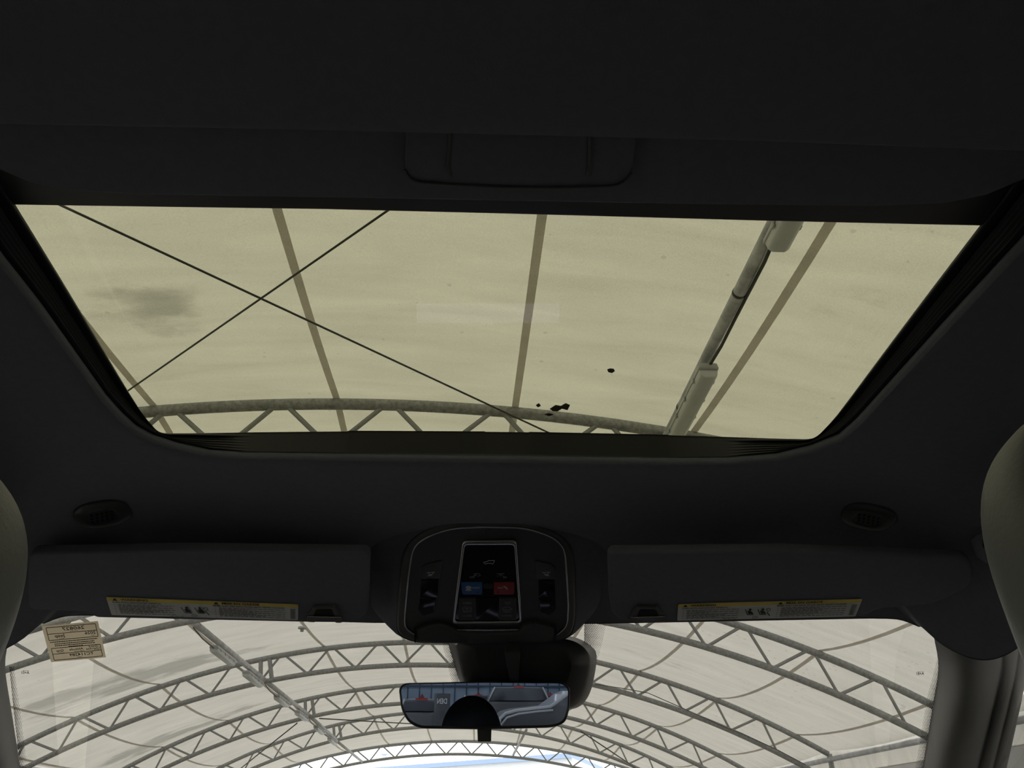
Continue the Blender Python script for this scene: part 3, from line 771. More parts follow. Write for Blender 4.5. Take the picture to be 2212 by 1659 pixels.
# fairing that blends the console into the roof lining
bo3 = [on_plane(x, y, CP, CN) for x, y in bez_o]
cc = on_plane(1055, 1250, CP, CN)
ringF = []
for t, dz in ((0, 0), (.05, .004), (.12, .014), (.22, .03), (.32, .055), (.40, .09)):
    rr = []
    for p in bo3:
        d = p-cc; q = p + Vector((d.x*t*1.25, d.y*t*.12, 0)); q.z = p.z + dz*(.35 if p.y < cc.y else 1)
        q.z = min(q.z, HL(q.x, q.y)+.004) if t > .3 else q.z
        rr.append(q)
    ringF.append(rr)
loft('fairing', ringF, 'headliner', con)
slab_px('bezel', bez_o, CP, CN, .004, .02, 'bezel', con, .004)
chrome_px = rounded(Z5([(365, 900), (370, 985), (470, 1048), (1065, 1060), (1672, 1046), (1765, 965), (1775, 800), (1755, 400), (1738, 285), (1650, 203), (1490, 142), (1360, 114), (1060, 105), (800, 118), (640, 160), (500, 228), (432, 305), (400, 500)]), [10, 14, 10, 0, 10, 14, 10, 20, 20, 20, 20, 20, 20, 20, 20, 20, 16, 20], 4)
def inset(px, k, kx=None):
    cx = sum(p[0] for p in px)/len(px); cy = sum(p[1] for p in px)/len(px)
    return [(p[0]+(cx-p[0])/max(1, hypot(cx-p[0], cy-p[1]))*k, p[1]+(cy-p[1])/max(1, hypot(cx-p[0], cy-p[1]))*k) for p in px]
ring_px('chrome_trim', chrome_px, inset(chrome_px, 3.6), CP, CN, .0065, .006, 'chrome', con, .0007)
slab_px('face_panel', inset(chrome_px, 3.4), CP, CN, .0045, .005, 'console', con)
# centre switch panel in its chrome frame
cf_o = rounded(Z5([(866, 236), (1325, 230), (1374, 936), (776, 944)]), [9, 9, 9, 9], 5)
cf_i = rounded(Z5([(886, 272), (1306, 270), (1352, 922), (800, 926)]), [8, 8, 7, 7], 5)
ring_px('chrome_frame', cf_o, cf_i, CP, CN, .0105, .008, 'chrome', con, .0018)
cp_ = slab_px('switch_panel', cf_i, CP, CN, .0068, .004, 'gloss', con)
IC = lambda off: quad_map(Z5([(800, 270), (1352, 270), (1352, 922), (800, 922)]), CP, CN, off)
def U(x, y): return ((x-800)/552, (y-270)/652)
def icon(parts, off, m, parent, name='icon'):
    p = Print(IC(off))
    for kind, *a in parts:
        if kind == 't': s, x, y, w, hh = a; u, v = U(x, y); p.text(s, u, v, w/552, hh/652)
        if kind == 'l': p.line([U(*q) for q in a[0]], a[1]/652, 552/652, a[2] if len(a) > 2 else False)
        if kind == 'p': p.poly([U(*q) for q in a[0]])
    return p.build(name, m, parent)
icon([('l', [(1043, 408), (1052, 418), (1066, 424), (1074, 416), (1110, 416), (1122, 424), (1130, 412), (1140, 394), (1090, 394), (1072, 402)], 5, True)], .0074, 'icon', cp_)
icon([('t', 'OFF', 926, 542, 44, 17), ('l', [(960, 504), (1012, 504), (1018, 520), (1000, 522), (988, 526)], 4), ('l', [(960, 504), (962, 520), (982, 520)], 4), ('p', [(974, 508), (984, 508), (982, 518), (976, 518)])], .0074, 'icon_dim', cp_)
icon([('t', 'ON', 1208, 542, 34, 16), ('l', [(1156, 503), (1222, 503)], 4), ('l', [(1176, 504), (1182, 514), (1196, 514), (1202, 504)], 4), ('l', [(1170, 520), (1160, 526)], 4), ('l', [(1189, 520), (1189, 528)], 4), ('l', [(1206, 518), (1214, 524)], 4)], .0074, 'icon_dim', cp_)
def button(nm, corners, r, m, off=.0082, bevel=.0008):
    return slab_px(nm, rounded(Z5(corners), r, 4), CP, CN, off, .004, m, con, bevel)
bb_ = button('assist_button', [(853, 586), (1033, 586), (1032, 690), (862, 690)], [1, 1, 1, 5], 'blue')
icon([('t', 'ASSIST', 940, 630, 76, 14), ('p', [(895, 612), (912, 606), (922, 606), (940, 614), (940, 628), (890, 628)]), ('p', [(905, 628), (928, 628), (940, 642), (942, 648), (890, 648), (892, 641)])], .0085, 'icon', bb_)
icon([('p', [(985, 657), (1007, 657), (1007, 664), (985, 664)])], .0086, 'ink', bb_, 'indicator')
rb = button('sos_button', [(1132, 586), (1308, 586), (1308, 690), (1132, 690)], [1, 1, 5, 1], 'red')
icon([('t', 'SOS', 1166, 631, 42, 14), ('l', [(1214, 613), (1228, 614), (1240, 624), (1246, 638)], 11)], .0085, 'icon', rb)
icon([('p', [(1162, 657), (1176, 657), (1176, 666), (1162, 666)])], .0086, 'ink', rb, 'indicator')
button('microphone', [(1040, 592), (1125, 592), (1125, 640), (1040, 640)], 1.5, 'track')
for nm, x0, x1, lst in (('sunshade_button', 834, 976, [('t', 'OPEN', 866, 766, 76, 20), ('l', [(866, 812), (872, 790), (938, 790), (944, 812), (938, 824), (872, 824)], 5, True), ('l', [(866, 806), (944, 806)], 4), ('p', [(898, 798), (910, 798), (910, 812), (898, 812)]), ('t', 'AUTO', 866, 838, 76, 14), ('t', 'CLOSE', 862, 874, 82, 15)]),
                        ('sunroof_button', 1180, 1322, [('t', 'TILT', 1222, 766, 56, 20), ('l', [(1206, 812), (1208, 800), (1230, 792), (1262, 790), (1284, 804), (1288, 812)], 5, True), ('t', 'VENT', 1210, 838, 72, 17), ('t', 'DOWN', 1198, 874, 88, 14)])):
    bt = button(nm, [(x0, 722), (x1, 722), (x1+6 if x0 > 1000 else x1, 912), (x0-4 if x0 < 1000 else x0, 912)], 2, 'black', .0092, .0012)
    icon(lst, .0096, 'icon_dim', bt)
button('blank_cover', [(985, 722), (1170, 722), (1174, 912), (982, 912)], 2, 'gloss', .0085)
# reading lamps
for sg, up_, le, lo, ic in ((-1, [(512, 458), (560, 432), (692, 402), (672, 556), (510, 556)], [(512, 568), (660, 568), (652, 716), (502, 712)], [(500, 722), (640, 722), (626, 842), (528, 872), (484, 820)], 595),
                            (1, [(1484, 402), (1610, 425), (1655, 458), (1662, 552), (1492, 556)], [(1514, 572), (1652, 572), (1660, 712), (1516, 716)], [(1516, 722), (1660, 722), (1662, 822), (1612, 868), (1524, 838)], 1580)):
    b_ = button('lamp_button', up_, 3, 'console', .0062, .0008)
    s_ = sg
    icon([('l', [(ic-33, 494), (ic+35, 490)], 5), ('l', [(ic-22, 496), (ic-10, 508), (ic+14, 508), (ic+24, 494)], 5)] + [('l', [(ic-(26-k*9)*(1 if s_ < 0 else -1), 524-k), (ic-(14-k*9)*(1 if s_ < 0 else -1), 510)], 5) for k in range(4)], .0066, 'icon', b_)
    button('lamp_lens', le, 2, 'gloss', .0066, .0006)
    button('lamp_reflector', lo, 4, 'gloss', .0066, .0012)
# sunglass holder lip along the front edge
lp = Z5([(465, 1004), (600, 950), (690, 945), (760, 980), (830, 1018), (1060, 1030), (1340, 1020), (1400, 958), (1480, 938), (1668, 990), (1650, 1096), (1500, 1108), (1065, 1114), (640, 1110), (470, 1100)])
slab_px('holder_lid', rounded(lp, 7, 4), CP, CN, .014, .014, 'console', con, .004, 4)
slab_px('lid_highlight_strip', rounded(Z5([(790, 990), (1345, 988), (1340, 1003), (1065, 1012), (796, 1004)]), 1.5), CP, CN, .0095, .004, 'chrome', con, .0008)
for xx in (458, 1664): slab_px('lid_gap', Z5([(xx-5, 985), (xx+5, 985), (xx+8, 1098), (xx-2, 1100)]), CP, CN, .0146, .005, 'rubber', con)
button('latch_mark', [(1062, 140), (1122, 140), (1122, 182), (1062, 182)], 2, 'black', .0052)

# ---- sun visors with warning labels and clips
def visor(sg, label):
    if sg < 0:
        out = [(60, 1196), (400, 1190), (800, 1194), (797, 1290), (794, 1326), (776, 1341), (742, 1346), (660, 1345), (430, 1340), (208, 1335), (196, 1328), (190, 1322), (60, 1318)]
        rad = [20, 0, 16, 0, 10, 16, 5, 0, 0, 8, 4, 4, 20]
        lab = [(229, 1290), (644, 1306), (644, 1340), (241, 1328.5)]; c0 = 702
    else:
        out = [(1312, 1194), (1700, 1190), (2100, 1205), (2110, 1262), (2020, 1308), (1900, 1317), (1872, 1331), (1864, 1334), (1600, 1341), (1440, 1345), (1370, 1346), (1342, 1342), (1322, 1328), (1316, 1290)]
        rad = [16, 0, 30, 30, 30, 10, 4, 6, 0, 0, 6, 16, 10, 0]
        lab = [(1465, 1305.5), (1863, 1294), (1848, 1331.5), (1463, 1341)]; c0 = 1397
    y0, y1 = 1.075, 1.215; sl_ = (prof(y1)-prof(y0))/(y1-y0)
    n = Vector((-sg*-.05, -sl_*-1, -1)); n = Vector((-.05*sg, sl_, -1)).normalized()
    p0 = Vector((0, y0, prof(y0)))
    def gap(c):                                # how far the lining lies above the visor plane at pixel c
        p = on_plane(c[0], c[1], p0, n); return HL(p.x, p.y)-p.z
    p0 = p0 - Vector((0, 0, max(0, -min(gap(c) for c in out)) + .012))
    P = [p0, p0, on_plane(out[0][0], 1300, p0, n)]
    t = thing('sun_visor', label, 'sun visor', (P[0]+P[2])/2, 'folded-up sun visors')
    slab_px('visor_panel', rounded(out, rad, 5), p0, n, 0, .016, 'visor', t, .006, 4)
    lb = slab_px('warning_label', rounded(lab, 3, 3), p0, n, .0012, .001, 'label_white', t)
    q = quad_map(lab, p0, n, .0018)
    y_ = Print(q); y_.poly([(.008, 0), (.992, 0), (1, .06), (1, .19), (0, .19), (0, .06)]); y_.build('yellow_band', 'label_yellow', lb)
    q = quad_map(lab, p0, n, .0024); asp = 415/34
    k = Print(q)
    for u0, st, w, s2, w2_ in ((.028, 'WARNING', .14, 'EVEN WITH ADVANCED AIRBAGS', .25), (.55, 'MISE EN GARDE', .2, 'MÊME AVEC DES SACS GONFLABLES PERFECTIONNÉS', .38)):
        k.poly([(u0, .175), (u0+.026, .175), (u0+.013, .035)])
        k.text(st, u0+.042, .165, w, .12)
        k.text(s2, u0-.004, .30, w2_, .075)
    # child seat pictograms
    for u in (.375, .445):
        k.line([(u, .42), (u+.018, .74), (u+.052, .74)], .045, asp); k.poly([(u+.016, .52), (u+.03, .5), (u+.045, .62), (u+.052, .7), (u+.022, .7)])
        k.poly([(u+.02, .40), (u+.032, .38), (u+.036, .47), (u+.024, .5)])
    k.line([(.492, .42), (.512, .40), (.517, .5), (.503, .58)], .03, asp, True); k.line([(.50, .62), (.52, .84)], .05, asp)
    k.line([(.425, .86), (.445, .86), (.445, .95), (.425, .95)], .02, asp, True); k.line([(.449, .86), (.455, .9), (.449, .95)], .02, asp)
    k.build('label_print', 'ink', lb)
    g = Print(q)
    for u0, u1 in ((.05, .34), (.575, .93)):
        for j in range(9):
            v = .37 + j*.062
            if j % 2 == 0: g.rect(u0-.022, v, u0-.017, v+.035)
            g.words(u0, u1 if j % 2 == 0 else u0+(u1-u0)*random.uniform(.35, .8), v, .03)
    g.text('68518811AA', .31 if sg < 0 else .26, .985, .075, .05)
    for j in range(14): g.rect(.957, .3+j*.045, .985, .325+j*.045)
    g.build('fine_print', 'ink_grey', lb)
    # retaining clip cut into the lower edge
    cl = [(-40, 1336), (-24, 1312), (20, 1311), (34, 1333), (37, 1346), (22, 1346), (19, 1337), (-17, 1336), (-21, 1345), (-38, 1344)]
    cl = [(c0 + (x if sg < 0 else -x), y) for x, y in cl]
    if sg > 0: cl = cl[::-1]
    slab_px('clip', rounded(cl, 3, 3), p0, n, .005, .008, 'bezel', t, .001)
    ho = [(c0 + (x if sg < 0 else -x), y) for x, y in ((-26, 1332), (-19, 1318), (14, 1317), (21, 1332))]
    slab_px('clip_slot', rounded(ho, 3, 3), p0, n, .0056, .001, 'rubber', t)
    slab_px('clip_edge', [(c0 + (x if sg < 0 else -x), y) for x, y in ((-38, 1331.4), (34, 1333), (34, 1334.2), (-38, 1332.6))], p0, n, .0066, .002, 'chrome', t)
    return t
visor(-1, 'black folded sun visor with a warning label, above the paper tag')
visor(1, 'black folded sun visor with a warning label, on the right beside the console')

# ---- paper stock tag on the windscreen (seen from behind, so its writing is reversed)
tc_ = [(90, 1352.5), (211.5, 1341.5), (229, 1420), (110.5, 1430.5)]
pg = thing('paper_tag', 'manila paper tag with reversed handwriting stuck to the windscreen', 'tag', Wp(160, 1385))
sl = mesh_obj('paper_sheet', [on_plane(x, y, WS_P + WS_N*.0035, WS_N) for x, y in tc_], [(0, 1, 2, 3)], 'paper', pg)
q = quad_map(tc_, WS_P, WS_N, .0041); asp = 120/79
k = Print(q, True)
for (u0, v0, u1, v1, vm) in ((.055, .06, .935, .405, .235), (.055, .625, .935, .955, .785)):
    k.line([(u0, v0), (u1, v0), (u1, v1), (u0, v1)], .018, asp, True); k.line([(u0, vm), (u1, vm)], .016, asp)
k.text('260827', .26, .17, .40, .085); k.text('STOCK #', .39, .215, .14, .026)
k.text('2026', .08, .325, .20, .075); k.text('YEAR', .1, .375, .075, .024)
k.text('Jeep', .64, .335, .18, .08); k.text('MAKE', .66, .385, .09, .024)
for v in (.445, .50, .55): k.words(.08 if v < .5 else .14, .93 if v < .5 else .86, v, .028)
k.words(.36, .62, .598, .022)
k.text('Grand', .10, .685, .16, .05); k.text('Cherokee', .07, .745, .25, .055); k.text('MODEL', .09, .772, .1, .02)
k.text('Altitude', .37, .725, .25, .06); k.text('TRIM LEVEL', .35, .77, .2, .022)
k.text('Gray', .72, .735, .14, .07); k.text('COLOR', .71, .772, .11, .022)
k.text('TC114289', .20, .885, .44, .075); k.text('VIN', .42, .935, .085, .024)
k.build('tag_writing', 'ink_brown', sl)

# ---- rear-view mirror
MC = on_y(1046, 1521, 1.214)
rd = Vector((.03, -1, -.010)).normalized(); MN = (rd - MC.normalized()).normalized()
mir = thing('rearview_mirror', 'rear-view mirror with a thin dark frame reflecting parked cars', 'mirror', MC)
m_o = rounded([(861, 1486), (872, 1475), (1050, 1471.5), (1218, 1473), (1232, 1486), (1231, 1530), (1222, 1562), (1195, 1571), (1050, 1575), (905, 1573), (880, 1560), (866, 1530)], [8, 10, 0, 10, 8, 10, 14, 14, 0, 14, 16, 10], 5)
def bigger(px, k): return inset(px, -k)
slab_px('frame', m_o, MC, MN, .0, .02, 'black', mir, .003)
m_i = rounded([(866, 1488), (876, 1478.5), (1050, 1475), (1214, 1476.5), (1227, 1488), (1226, 1530), (1217, 1558), (1192, 1566), (1050, 1569), (908, 1567.5), (884, 1555), (871, 1530)], [8, 10, 0, 10, 8, 10, 14, 14, 0, 14, 16, 10], 5)
slab_px('mirror_glass', m_i, MC, MN, .0006, .0008, 'mirror', mir)
slab_px('dimmer_lever', rounded([(1031, 1568), (1062, 1568), (1061, 1602), (1032, 1602)], 3), MC, MN, -.004, .012, 'black', mir, .002)
back_c = MC - MN*.02
mh = []
for sc_, dd in ((1, .018), (.97, .03), (.85, .042), (.55, .05), (.2, .052)):
    mh.append([MC + (on_plane(x, y, MC, MN)-MC)*sc_ - MN*dd for x, y in m_o])
loft('housing', mh, 'black', mir, cap1=True)
ws_m = Wp(1110, 1480); tube('stem', [back_c + Vector((.02, .02, .0)), (back_c+ws_m)/2 + Vector((.01, 0, .005)), ws_m + Vector((0, -.01, 0))], [.014, .016, .022], 'black', mir)

# ---- sensor housing behind the mirror
sen = thing('sensor_housing', 'black sensor housing on the windscreen above the mirror', 'housing', Wp(1120, 1440))
base = rounded([(966, 1384), (1240, 1372), (1290, 1402), (1288, 1440), (1276, 1500), (1250, 1532), (1180, 1532), (1000, 1500)], [6, 30, 30, 20, 30, 20, 40, 40], 6)
top_ = rounded([(990, 1386), (1230, 1378), (1272, 1404), (1270, 1440), (1258, 1490), (1232, 1522), (1180, 1522), (1010, 1490)], [6, 34, 34, 20, 30, 20, 40, 30], 6)
B0 = [Wp(x, y) for x, y in base]; B2 = [Wp(x, y, .026 + .024*min(1, (y-1376)/60)) for x, y in top_]
B1 = [a.lerp(b, .75) + WS_N*.006 for a, b in zip(B0, B2)]
B3 = [Wp(x + (1130-x)*.25, y + (1440-y)*.25, .034 + .026*min(1, (y-1376)/60)) for x, y in top_]
loft('cover', [B0, B1, B2, B3], 'console', sen, cap1=True)
slab_px('lens_hood', rounded([(1090, 1412), (1124, 1412), (1120, 1478), (1102, 1478)], 5), WS_P, WS_N, .072, .02, 'console', sen, .003)

# ---- microphone grilles in the lining
def grille(px, py, sg, label):
    c = on_surf(px, py, HL); e = .01
    tx = Vector((1, 0, (HL(c.x+e, c.y)-HL(c.x-e, c.y))/(2*e))).normalized(); ty = Vector((0, 1, (HL(c.x, c.y+e)-HL(c.x, c.y-e))/(2*e))).normalized(); n = tx.cross(ty).normalized(); n = -n if n.z > 0 else n
    t = thing('microphone_grille', label, 'grille', c, 'round microphone grilles in the roof lining')
    rg = []
    for r, h in ((1.0, -.003), (1.0, .003), (.93, .0055), (.6, .0075), (.52, .0065)):
        rg.append([c + tx*copysign(abs(cos(a))**.75, cos(a))*.034*r + ty*copysign(abs(sin(a))**.75, sin(a))*.027*r + n*h for a in [2*pi*i/40 for i in range(40)]])
    loft('rim', rg, 'console', t)
    mesh_obj('disc', rg[-1], [tuple(range(40))], 'console', t)
    for i in range(-2, 3):
        for j in range(-1, 2):
            q = c + tx*(i*.0062+j*.002*sg) + ty*j*.007 + n*.0072; a = tx*.0017; b = ty*.0026
            mesh_obj('slot', [q-a-b, q+a-b, q+a+b, q-a+b], [(0, 1, 2, 3)], 'rubber', t)
grille(222, 1107, -1, 'small round microphone grille in the lining above the left visor')
grille(1875, 1113, 1, 'small round microphone grille in the lining above the right visor')

# ---- grab handles
def grab(sg, label):
    t = thing('grab_handle', label, 'handle', (.60*sg, .83, .33), 'grab handles over the doors')
    K = []
    for i in range(17):
        u = i/16; y = .935 - .30*u; b = sin(pi*min(1, max(0, u)))**.6
        x = (.655 - .055*b)*sg; K.append(Vector((x, y, HL(abs(x), y) - .008 - .040*b)))
    tube('grip', K, [.022-.008*sin(pi*i/16) for i in range(17)], 'black', t, n=14)
    for y in (.935, .635):
        c = Vector((.655*sg, y, HL(.655, y)-.006)); rg = []
        for r, dz in ((.045, .012), (.043, -.006), (.035, -.014), (.01, -.018)): rg.append([c + Vector((cos(a)*r*.8, sin(a)*r, dz)) for a in [2*pi*k/24 for k in range(24)]])
        loft('mount', rg, 'headliner', t, cap1=True)
grab(1, 'black grab handle in the lining beside the right headrest')
grab(-1, 'black grab handle in the lining beside the left headrest')

# ---- front seats
def superell(c, half, e, R, nu=96, nv=56):
    rg = []
    sp = lambda v, p: copysign(abs(v)**p, v)
    for i in range(1, nv):
        a = -pi/2 + pi*i/nv
        rg.append([c + R @ Vector((half[0]*sp(cos(a), e)*sp(cos(b), e), half[1]*sp(cos(a), e)*sp(sin(b), e), half[2]*sp(sin(a), e))) for b in [2*pi*j/nu for j in range(nu)]])
    return rg
def seat(sg, hz, tilt, hx, label):
    t = thing('front_seat', label, 'seat', (.37*sg, .45, -.9), 'front seats')
    R = Matrix.Rotation(radians(tilt), 3, 'Y') @ Matrix.Rotation(radians(-12), 3, 'X')
    c = Vector((hx*sg, .375, hz))
    h_ = loft('headrest', superell(c, (.118, .055, .128), .72, R), 'seat', t, cap0=True, cap1=True)
    ins = loft('insert', superell(c + R @ Vector((0, -.013, 0)), (.100, .047, .105), .68, R), 'seat_in'); sub(ins, h_)
    kk = []
    for j in range(48):
        b = 2*pi*j/48; sp = lambda v, p: copysign(abs(v)**p, v)
        kk.append(c + R @ Vector((.104*sp(cos(b), .72), -.036, .112*sp(sin(b), .72))))
    pp = tube('piping', kk, .0028, 'black', None, n=8, closed=True); sub(pp, h_)
    for dx in (-.05, .05): tube('headrest_post', [(hx*sg+dx, .36, hz-.08), (hx*sg+dx, .345, hz-.25)], .007, 'chrome', t)
    loft('backrest', superell(Vector((.37*sg, .40, -.42)), (.235, .085, .34), .45, Matrix.Rotation(radians(-10), 3, 'X')), 'seat', t, cap0=True, cap1=True)
    loft('seat_cushion', superell(Vector((.37*sg, .72, -.72)), (.25, .28, .10), .45, Matrix.Identity(3)), 'seat', t, cap0=True, cap1=True)
    boxes('seat_base', [((.37*sg, .65, -.86), (.4, .4, .08))], 'black', t)
seat(-1, .062, 0, .350, 'grey leather front seat whose headrest edges the picture on the left')
seat(1, .088, 5, .380, 'grey leather front seat whose headrest edges the picture on the right')
# ---- rear bench, its middle headrest shows in the mirror
rs = thing('rear_bench', 'dark rear bench seat whose round headrest shows in the mirror', 'seat', (0, -.6, -.9))
loft('bench_backrest', superell(Vector((0, -.62, -.38)), (.66, .09, .36), .4, Matrix.Rotation(radians(-10), 3, 'X')), 'black', rs, cap0=True, cap1=True)
loft('bench_cushion', superell(Vector((0, -.38, -.72)), (.66, .28, .12), .4, Matrix.Identity(3)), 'black', rs, cap0=True, cap1=True)
loft('headrest', superell(Vector((.004, -.52, .047)), (.105, .05, .123), 1.0, Matrix.Identity(3)), 'black', rs, cap0=True, cap1=True)
for sg in (-1, 1): loft('headrest', superell(Vector((.42*sg, -.55, .0)), (.13, .05, .09), .65, Matrix.Identity(3)), 'black', rs, cap0=True, cap1=True)
# ---- centre touch screen on the dash: it glows faintly in the sunroof glass
def mirror_ray(px, py, p0, n):
    a = on_plane(px, py, p0, n); v = ray(px, py).normalized(); d = v - 2*v.dot(n)*n; return a, d
sc = thing('touch_screen', 'lit centre touch screen on the dashboard', 'screen', (0, 1.2, -.3))
gp0 = GL_P + Vector((0, 0, .014))
def dash_pt(px, py, y):
    a, d = mirror_ray(px, py, gp0, GL_N); return a + d*((y-a.y)/d.y)
SQ = [dash_pt(x, y, 1.19) for x, y in ((900, 655), (1208, 655), (1208, 697), (900, 697))]
print('screen bar', SQ)
nS = (SQ[1]-SQ[0]).cross(SQ[3]-SQ[0]).normalized(); nS = nS if nS.y < 0 else -nS
TQ = [dash_pt(x, y, 1.19) for x, y in ((900, 560), (1208, 560), (1208, 702), (900, 702))]
slab('screen_panel', [p - nS*.001 for p in TQ], nS, .02, 'gloss', sc)
mesh_obj('status_bar', [p + nS*.001 for p in SQ], [(0, 1, 2, 3)], 'screen_b', sc)
def q2(u, v): return (SQ[0]*(1-u)+SQ[1]*u)*(1-v) + (SQ[3]*(1-u)+SQ[2]*u)*v + nS*.002
k = Print(lambda u, v: q2(u, v)); k.text('10:39', .44, .85, .09, -.3); 
k.line([(.04, .8), (.08, .8)], .06, 7); k.line([(.04, .65), (.04, .95)], .06, 7); k.line([(.68, .7), (.71, .7), (.71, .9), (.68, .9)], .06, 7, True); k.line([(.9, .7), (.92, .7), (.92, .9), (.9, .9)], .06, 7, True)
o = mesh_obj('status_icons', k.v, k.f, 'screen_i', sc)

# ================================================================== CARS SEEN IN THE MIRROR
def m_at(px, py, Y):
    a = on_plane(px, py, MC, MN); v = ray(px, py).normalized(); d = v - 2*v.dot(MN)*MN; return a + d*((Y-a.y)/d.y)
def parked(px0, px1, pyt, pyb, Y, body, name, label, cat, low=False):
    """rear of a parked car: px0..px1 the roof edge, pyt..pyb top and bottom of the rear window, in the mirror"""
    a, b = m_at(px0, pyt, Y), m_at(px1, pyt, Y); c = m_at((px0+px1)/2, pyb, Y)
    xm = (a.x+b.x)/2; wr = abs(a.x-b.x)/2; zt, zb = a.z, c.z; wb_ = wr*1.28
    t = thing(name, label, cat, (xm, Y, -CZ), 'cars parked behind, seen in the mirror')
    def pr(nm, pts, m, dep, y=Y, parent=t):
        v = [Vector((x, y, z)) for x, z in pts] + [Vector((x, y-dep, z)) for x, z in pts]; k = len(pts)
        return mesh_obj(nm, v, [tuple(range(k)), tuple(range(2*k-1, k-1, -1))] + [((i+1) % k, i, k+i, k+(i+1) % k) for i in range(k)], m, parent)
    o = pr('cabin', [(xm-wr, zt), (xm+wr, zt), (xm+wb_, zb), (xm-wb_, zb)], body, 1.8, Y-.02); bevel_mod(o, .05)
    rw = pr('rear_window', [(xm-wr*.93, zt-.05), (xm+wr*.93, zt-.05), (xm+wb_*.93, zb+.02), (xm-wb_*.93, zb+.02)], 'car_glass', .03, Y+.01)
    for sg in (-1, 1):
        tube('window_pillar', [(xm+sg*wr, Y+.02, zt), (xm+sg*wb_, Y+.02, zb)], .022, 'car_trim', t, n=6)
    o = pr('body', [(xm-wb_*1.1, zb), (xm+wb_*1.1, zb), (xm+wb_*1.16, zb-.35), (xm+wb_*1.1, -CZ+.3), (xm-wb_*1.1, -CZ+.3), (xm-wb_*1.16, zb-.35)], body, 4.2, Y+.05); bevel_mod(o, .06)
    box('brake_lamp', (xm, Y+.03, zt+.005), (.26, .05, .035), 'car_red', t)
    mesh_obj('roof_antenna', [(xm-.07, Y-.1, zt), (xm+.07, Y-.1, zt), (xm, Y-.3, zt), (xm, Y-.15, zt+.11)], [(0, 1, 3), (1, 2, 3), (2, 0, 3), (0, 2, 1)], 'car_lens' if low else 'black', t)
    for sg in (-1, 1):
        box('tail_lamp', (xm+sg*wb_*1.0, Y+.07, zb-.22), (.09, .05, .2), 'car_lens', t, .02)
        tube('wheel', [(xm+sg*wb_*.85, Y-.9, -CZ+.36), (xm+sg*wb_*1.08, Y-.9, -CZ+.36)], .36, 'rubber', t, n=24)
        tube('wheel', [(xm+sg*wb_*.85, Y-3.6, -CZ+.36), (xm+sg*wb_*1.08, Y-3.6, -CZ+.36)], .36, 'rubber', t, n=24)
    return t
parked(1069, 1172, 1484, 1515, -19, 'car_body', 'sport_utility_vehicle', 'dark tall car in the right half of the mirror, its rear window outlined', 'car')
parked(874, 948, 1510, 1538, -15.5, 'car_body2', 'hatchback', 'grey low car at the left end of the mirror', 'car', True)
parked(1005, 1062, 1501, 1522, -27, 'car_body', 'hatchback', 'far dark car in the middle of the mirror behind the headrest', 'car', True)
parked(1174, 1205, 1501, 1522, -28, 'car_body2', 'hatchback', 'far grey car at the right end of the mirror', 'car', True)
p0_, p1_ = m_at(966, 1520, -15), m_at(944, 1520, -15); zh = m_at(955, 1509, -15).z
sg_ = thing('vehicle_lettering_board', 'dark board standing in for a vehicle panel with white letters, left of centre in the mirror', 'board', (p0_.x, -15.05, p0_.z-.2))  # board on a post stands in for lettering on a vehicle panel
xa, xb = min(p0_.x, p1_.x)-.06, max(p0_.x, p1_.x)+.06
box('board', ((xa+xb)/2, -15.06, (zh+p0_.z)/2-.35), (xb-xa, .04, zh-p0_.z+.9), 'car_body', sg_)
box('post', ((xa+xb)/2, -15.08, (p0_.z-.3-CZ)/2), (.06, .04, p0_.z-.3+CZ), 'black', sg_)
k = Print(lambda u, v: Vector((max(p0_.x, p1_.x)*(1-u) + min(p0_.x, p1_.x)*u, -15.03, zh*(1-v) + p0_.z*v)))
k.text('DEN', 0, 1, 1, 1); mesh_obj('lettering', k.v, k.f, 'sign_white', sg_)

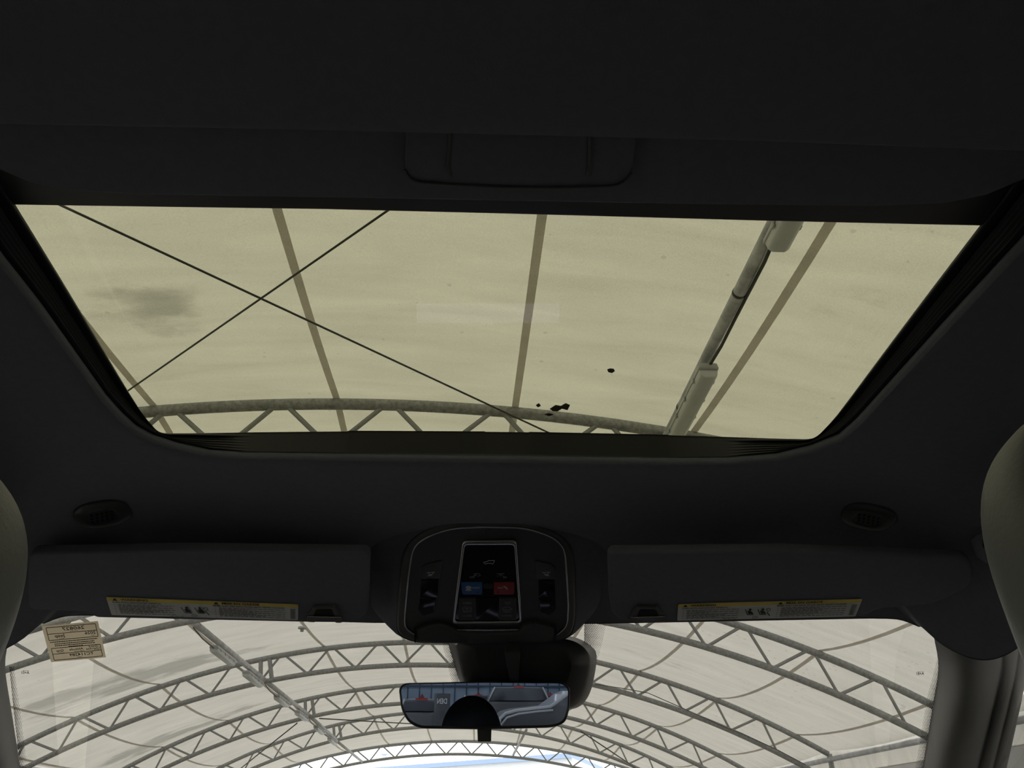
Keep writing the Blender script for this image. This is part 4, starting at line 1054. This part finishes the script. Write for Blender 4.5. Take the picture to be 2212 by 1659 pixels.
# nearest car in the mirror: dark flank under a bright window trim
fl_px = [(1077, 1569), (1080, 1552), (1092, 1541), (1115, 1535), (1150, 1531), (1188, 1527), (1206, 1514), (1226, 1499), (1240, 1492)]
pf = [m_at(x, y, -9) for x, y in fl_px]
cn = thing('station_wagon', 'nearest dark car at the lower right of the mirror with a bright trim line', 'car', (pf[4].x, -9.4, -CZ), 'cars parked behind, seen in the mirror')
low = [Vector((pf[-1].x, -9, -CZ+.3)), Vector((pf[0].x, -9, -CZ+.3))]
lo_ = pf + low; k_ = len(lo_)
o = mesh_obj('body', lo_ + [p + Vector((0, -1.7, 0)) for p in lo_], [tuple(range(k_)), tuple(range(2*k_-1, k_-1, -1))] + [((i+1) % k_, i, k_+i, k_+(i+1) % k_) for i in range(k_)], 'car_body', cn)
tube('window_trim', [p + Vector((0, .03, 0)) for p in pf], .022, 'car_trim', cn, n=8)
tube('lower_trim', [m_at(x, y, -8.95) for x, y in ((1082, 1566), (1095, 1550), (1120, 1542), (1160, 1537), (1195, 1534))], .014, 'car_trim', cn, n=8)
for dx in (.25, .8): tube('wheel', [(pf[0].x+dx, -9.2, -CZ+.34), (pf[0].x+dx, -9.02, -CZ+.34)], .34, 'rubber', cn, n=24)

# ================================================================== MARKS ON THE SUNROOF GLASS
GQ = gp0 + Vector((0, 0, -.002))
def gpt(x, y): return on_plane(x, y, GQ, GL_N)
for lab, pts in (('dark leaf scrap on the sunroof glass above the truss', [(1188, 884), (1200, 876), (1212, 878), (1222, 872), (1231, 876), (1226, 886), (1214, 883), (1204, 889), (1194, 888)]),
                 ('tiny dark leaf crumb just below the leaf scrap', [(1176, 896), (1186, 893), (1196, 896), (1186, 899)]),
                 ('small oval dirt spot on the glass right of centre', [(1312, 799), (1318, 797), (1326, 798), (1328, 802), (1322, 806), (1314, 804)]),
                 ('dark crumb on the glass left of the leaf scrap', [(1158, 876), (1164, 872), (1168, 877), (1162, 880)])):
    tag(slab('leaf_debris', [gpt(*p) for p in pts], GL_N, .001, 'debris'), lab, 'debris', 'debris on the sunroof glass')
